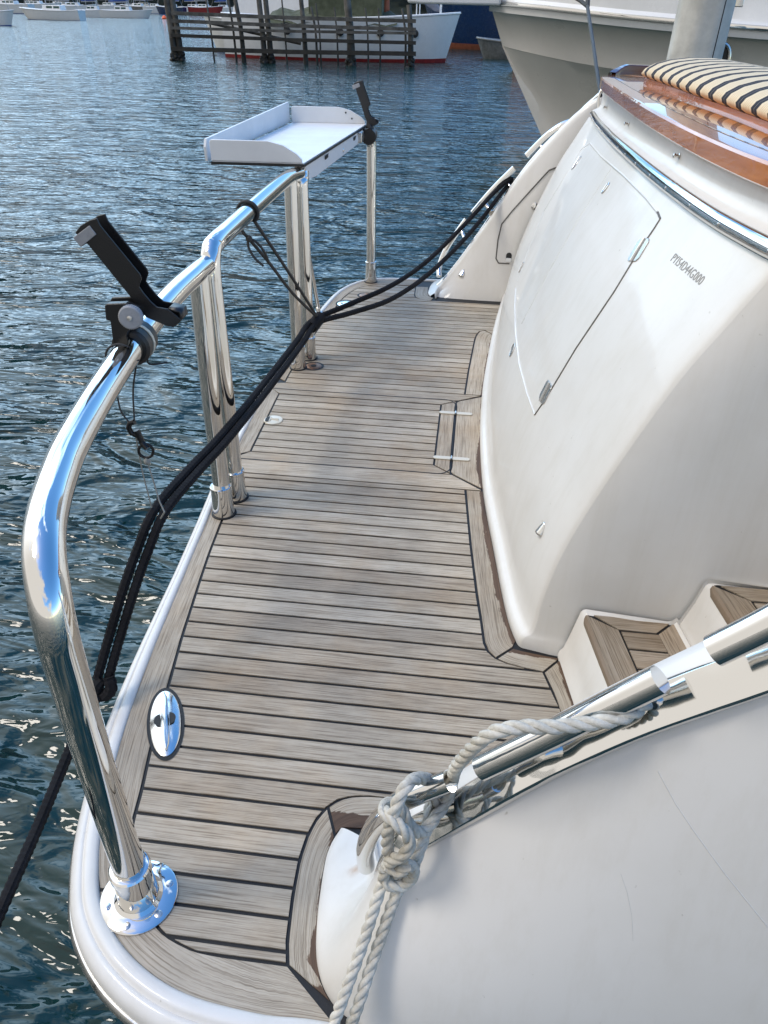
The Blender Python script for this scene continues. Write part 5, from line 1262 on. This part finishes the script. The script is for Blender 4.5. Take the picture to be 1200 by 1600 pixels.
MB().tube(cr([T_((3.7, 0, 1.55)), T_((3.0, 0, 1.95)), T_((2.2, 0, 2.5)), T_((1.4, 0, 3.1))], 4), [.05]+[.12]*3+[.20]*9, 10).build('sail_cover', 'gcanvas', db)
m = MB()
for sg in (-1, 1): m.tube(cr([T_((4.05, 0, 1.95)), T_((3.7, .35*sg, 1.95)), T_((2.9, .7*sg, 1.9))], 4), .025, 6); m.tube([T_((3.7, .35*sg, 1.4)), T_((3.7, .35*sg, 1.95))], .02, 6); m.tube([T_((2.9, .7*sg, 1.3)), T_((2.9, .7*sg, 1.9))], .02, 6)
m.build('pulpit', 'white', db); MB().tube([T_((1.75, 0, 1.2)), T_((1.70, 0, 8))], .13, 10).build('mast', 'rust', db)
# green-slatted cabin of it
MB().box((0, 0, 0), (2.6, 1.6, 1.7), org=T_((-.9, -.8, 1.25))).build('cabin', 'canvas', db, bevel=.03)
# ferry-like white boat with green windows
fb_, T2 = boat('white cabin boat with tinted green windows behind the left half of the timber screen', 'boat', -8.2, 35.2, R(178), 6.6, 2.6, 1.0, 'white', 'bluestripe', cabin=[(-2.4, 2.0, 2.2, .95, 3.1, True)], rake=.08, name='moored_boat')
# navy boat behind
bb_, T3 = boat('navy blue boat with rust coloured waterline behind the white bow', 'boat', 1.3, 43.0, R(180), 8.5, 3, 1.9, 'navy', 'rust', name='moored_boat')
MB().box((-2.5, -1.1, 0), (0, 1.1, 1.1), org=T3((1.0, 0, 1.8))).build('cabin', 'white', bb_, bevel=.05)
m = MB()
for i in range(6): m.tube([T3((3.6-i*.9, 1.1, 1.9)), T3((3.6-i*.9, 1.1, 2.5))], .02, 5)
m.tube([T3((4.0, .8, 2.55)), T3((3.6, 1.1, 2.5)), T3((-1, 1.1, 2.5))], .022, 5); m.build('guard_rail', 'white', bb_)
# small grey dinghy with an outboard
dg_, T4 = boat('small grey aluminium dinghy with an outboard between the navy boat and the cream bow', 'dinghy', 1.35, 34.6, R(175), 3.2, 1.4, .55, 'alu', None, deckm='alu', name='dinghy')
MB().box((-.2, -.18, 0), (.2, .18, .55), org=T4((.6, 0, .6))).build('outboard', 'black', dg_, bevel=.06, segs=3)
MB().box((-.15, -.4, 0), (.15, .4, .35), org=T4((-.3, 0, .55))).build('thwart', 'dark', dg_, bevel=.03)
# rounded white hull part hidden behind the cream bow
wb_, T5 = boat('white hull with orange bottom peeping out left of the cream bow', 'boat', 3.3, 28.0, R(178), 5.4, 2.4, 1.5, 'white', 'rust', name='moored_boat')
# distant moorings
FG = 'yachts on distant moorings'
def far(label, px_, py_, L_, fb, heading, hull='white', cover='bcanvas', mast=None, cabin=True, boot='bluestripe', cat='sailboat'):
    p = Z(px_, py_, -.40); L_ *= .70; fb *= .85
    return boat(label, cat, p.x, p.y, heading, L_, L_*.3, fb, hull, boot, cabin=[(-L_*.2, L_*.12, L_*.17, fb, fb+.42, True)] if cabin else None, masts=((L_*.08, L_*1.25, L_*.4),) if mast else (), cover=cover, group=FG, name='moored_boat')
far('leftmost distant pale blue hull cut off by the frame edge', -18, 39, 6.2, .9, R(-5), 'white', mast=True)
far('long white motor sailer with wheelhouse on the left moorings', 84, 31, 9.0, .9, R(176), 'white', mast=True)
far('white sailboat with blue sail cover beside the long motor sailer', 150, 27, 6.4, .8, R(8), 'white', mast=True)
far('grey-white sailboat with blue canopy, third from the left on the moorings', 198, 28, 8.4, .8, R(4), 'white', mast=True)
far('small teal hulled sailboat just left of the timber screen', 268, 23, 7, 1.1, R(170), 'navy', mast=True)
far('dark red hulled sailboat seen over the top rail of the screen', 322, 24, 7.5, 1.2, R(5), 'red', cover='gcanvas', mast=True)
far('white sloop far off above the left end of the screen', 295, 19, 9, 1.2, R(178), 'white', mast=True)
far('distant white sloop near the wooded shore behind the motor sailer', 60, 20, 10, 1.2, R(3), 'white', mast=True)
far('distant white sloop near the wooded shore right of the moorings', 225, 18.5, 10, 1.2, R(175), 'white', mast=True)
far('distant white sloop near the shore at the far left', 15, 21, 10, 1.2, R(175), 'white', mast=True)
far('faraway small white sloop under the trees between two masts', 175, 19, 9, 1.1, R(2), 'white', mast=True)
far('faraway white sloop beside the dark red one', 345, 20, 10, 1.2, R(4), 'white', mast=True)
for lb, ax_, ay_, l_, hd, hc in (('small pale sloop moored between the motor sailer and the blue covered sailboat', 120, 22, 8, R(6), 'white'), ('grey hulled sloop anchored under the trees left of the screen', 215, 20.5, 8, R(172), 'alu'), ('low white launch without a mast near the teal boat', 245, 21.5, 6, R(5), 'white'), ('pale sloop glimpsed over the screen beside the mast of the dark red boat', 305, 21, 8, R(3), 'white'), ('far white ketch near the trees above the long motor sailer', 95, 18, 11, R(178), 'white'), ('white sloop partly hidden behind the cabin boat', 352, 22, 8, R(8), 'white')):
    far(lb, ax_, ay_, l_, 1.1, hd, hc, mast='launch' not in lb)
p = Z(257, 29, -.35); o = MB().lathe(p, (0, 0, 1), [(.05, -.25), (.25, -.12), (.3, .05), (.2, .22), (.04, .32)], 14).build('mooring_buoy', 'orange', org=tuple(p)); tag(o, 'small orange mooring buoy floating left of the timber screen', 'buoy')
# red flag / dinghy cover on the moorings
p = Z(138, 29, -.4); m = MB().tube([p+V((0, 0, 1)), p+V((0, 0, 3.4))], .03, 6); o = m.build('flag_pole', 'mast', org=tuple(p)); tag(o, 'short pole with a red flag above the moored sailboats', 'flag')
rows = [[p+V((a*.35, .1*math.sin(a*2), 2.2+b_*.3)) for b_ in range(4)] for a in range(5)]; q = MB().grid(rows).build('flag_cloth', 'redc', o, solid=.02); q.location -= V(p)

# ---- timber wave screen
ws = empty('wave_screen', (-6.5, 28.4, -.4)); tag(ws, 'long weathered timber pile screen with horizontal rails standing in the water', 'timber screen')
yy0 = 28.25
def sx_(px_): return PY(px_, 60, yy0).x
def szz(px_, py_): return PY(px_, py_, yy0).z
for (px_, wpx, yb, top) in ((270, 9, 95, 3.2), (279, 8, 92, 2.6), (378, 6, 98, 1.5), (366, 4, 80, 1.5), (331, 3, 88, 1.5), (411, 7, 96, 2.4), (421, 7, 97, 2.0), (446, 3, 102, 1.8), (476, 6, 105, 2.2), (494, 4, 106, 1.2), (500, 3, 108, 1.3), (527, 3, 110, 1.2), (548, 10, 104, 1.45), (575, 3, 112, 1.2), (594, 3, 112, 1.2), (634, 4, 102, 1.2), (642, 7, 104, 1.3)):
    x = sx_(px_)-.07*0; r_ = wpx/40*(.5 if wpx > 5 else .36); jx = random.uniform(-.04, .04)
    zz = [top, 1.0, .55, .35]; po = MB().tube([(x-.12+jx, yy0+.05, top), (x-.02, yy0+.03, .6), (x, yy0, .25)], [r_*.9, r_, r_], 9).build('pile', 'wood', ws)
    MB().tube([(x, yy0, .26), (x+.01, yy0, -.1), (x+.02, yy0, -1.5)], [r_*1.04, r_*1.1, r_*1.1], 9).build('wet_foot', 'wetwood', po)
    if wpx > 6:
        m = MB()
        for q in range(26):
            a = random.uniform(0, 6.28); zc = random.uniform(-.5, -.18); c_ = V((x+math.cos(a)*r_*1.15, yy0+math.sin(a)*r_*1.15, zc)); s_ = random.uniform(.04, .10)
            m.lathe(c_, (math.cos(a), math.sin(a), .2), [(s_, -s_*.3), (s_*.8, s_*.4), (s_*.2, s_*.8)], 6)
        m.build('mussel_growth', 'wetwood', po)
for (ya, yb_, mt, th) in ((20.5, 33, 'wood', 4.2), (32.5, 46, 'wood', 4), (43.5, 52, 'wood', 3.2), (55, 67, 'wetwood', 4), (76, 84, 'wetwood', 5)):
    a = PY(268, ya, yy0-.12); b = PY(650, yb_, yy0-.12); h_ = th/40*.5
    rr_ = [V((a.x, a.y, a.z)), V((b.x, b.y, b.z))]; mid = (a+b)*.5
    MB().prism([a+V((0, 0, -h_)), mid+V((0, 0, -h_-.02)), b+V((0, 0, -h_)), b+V((0, 0, h_)), mid+V((0, 0, h_-.02)), a+V((0, 0, h_))], (0, -.08, 0)).build('rail_plank', mt, ws, smooth=False)
a = PY(330, 36, yy0+.2); b = PY(470, 68, yy0+.2); MB().tube([a, b], .05, 6).build('brace', 'wood', ws)
exec_done = True
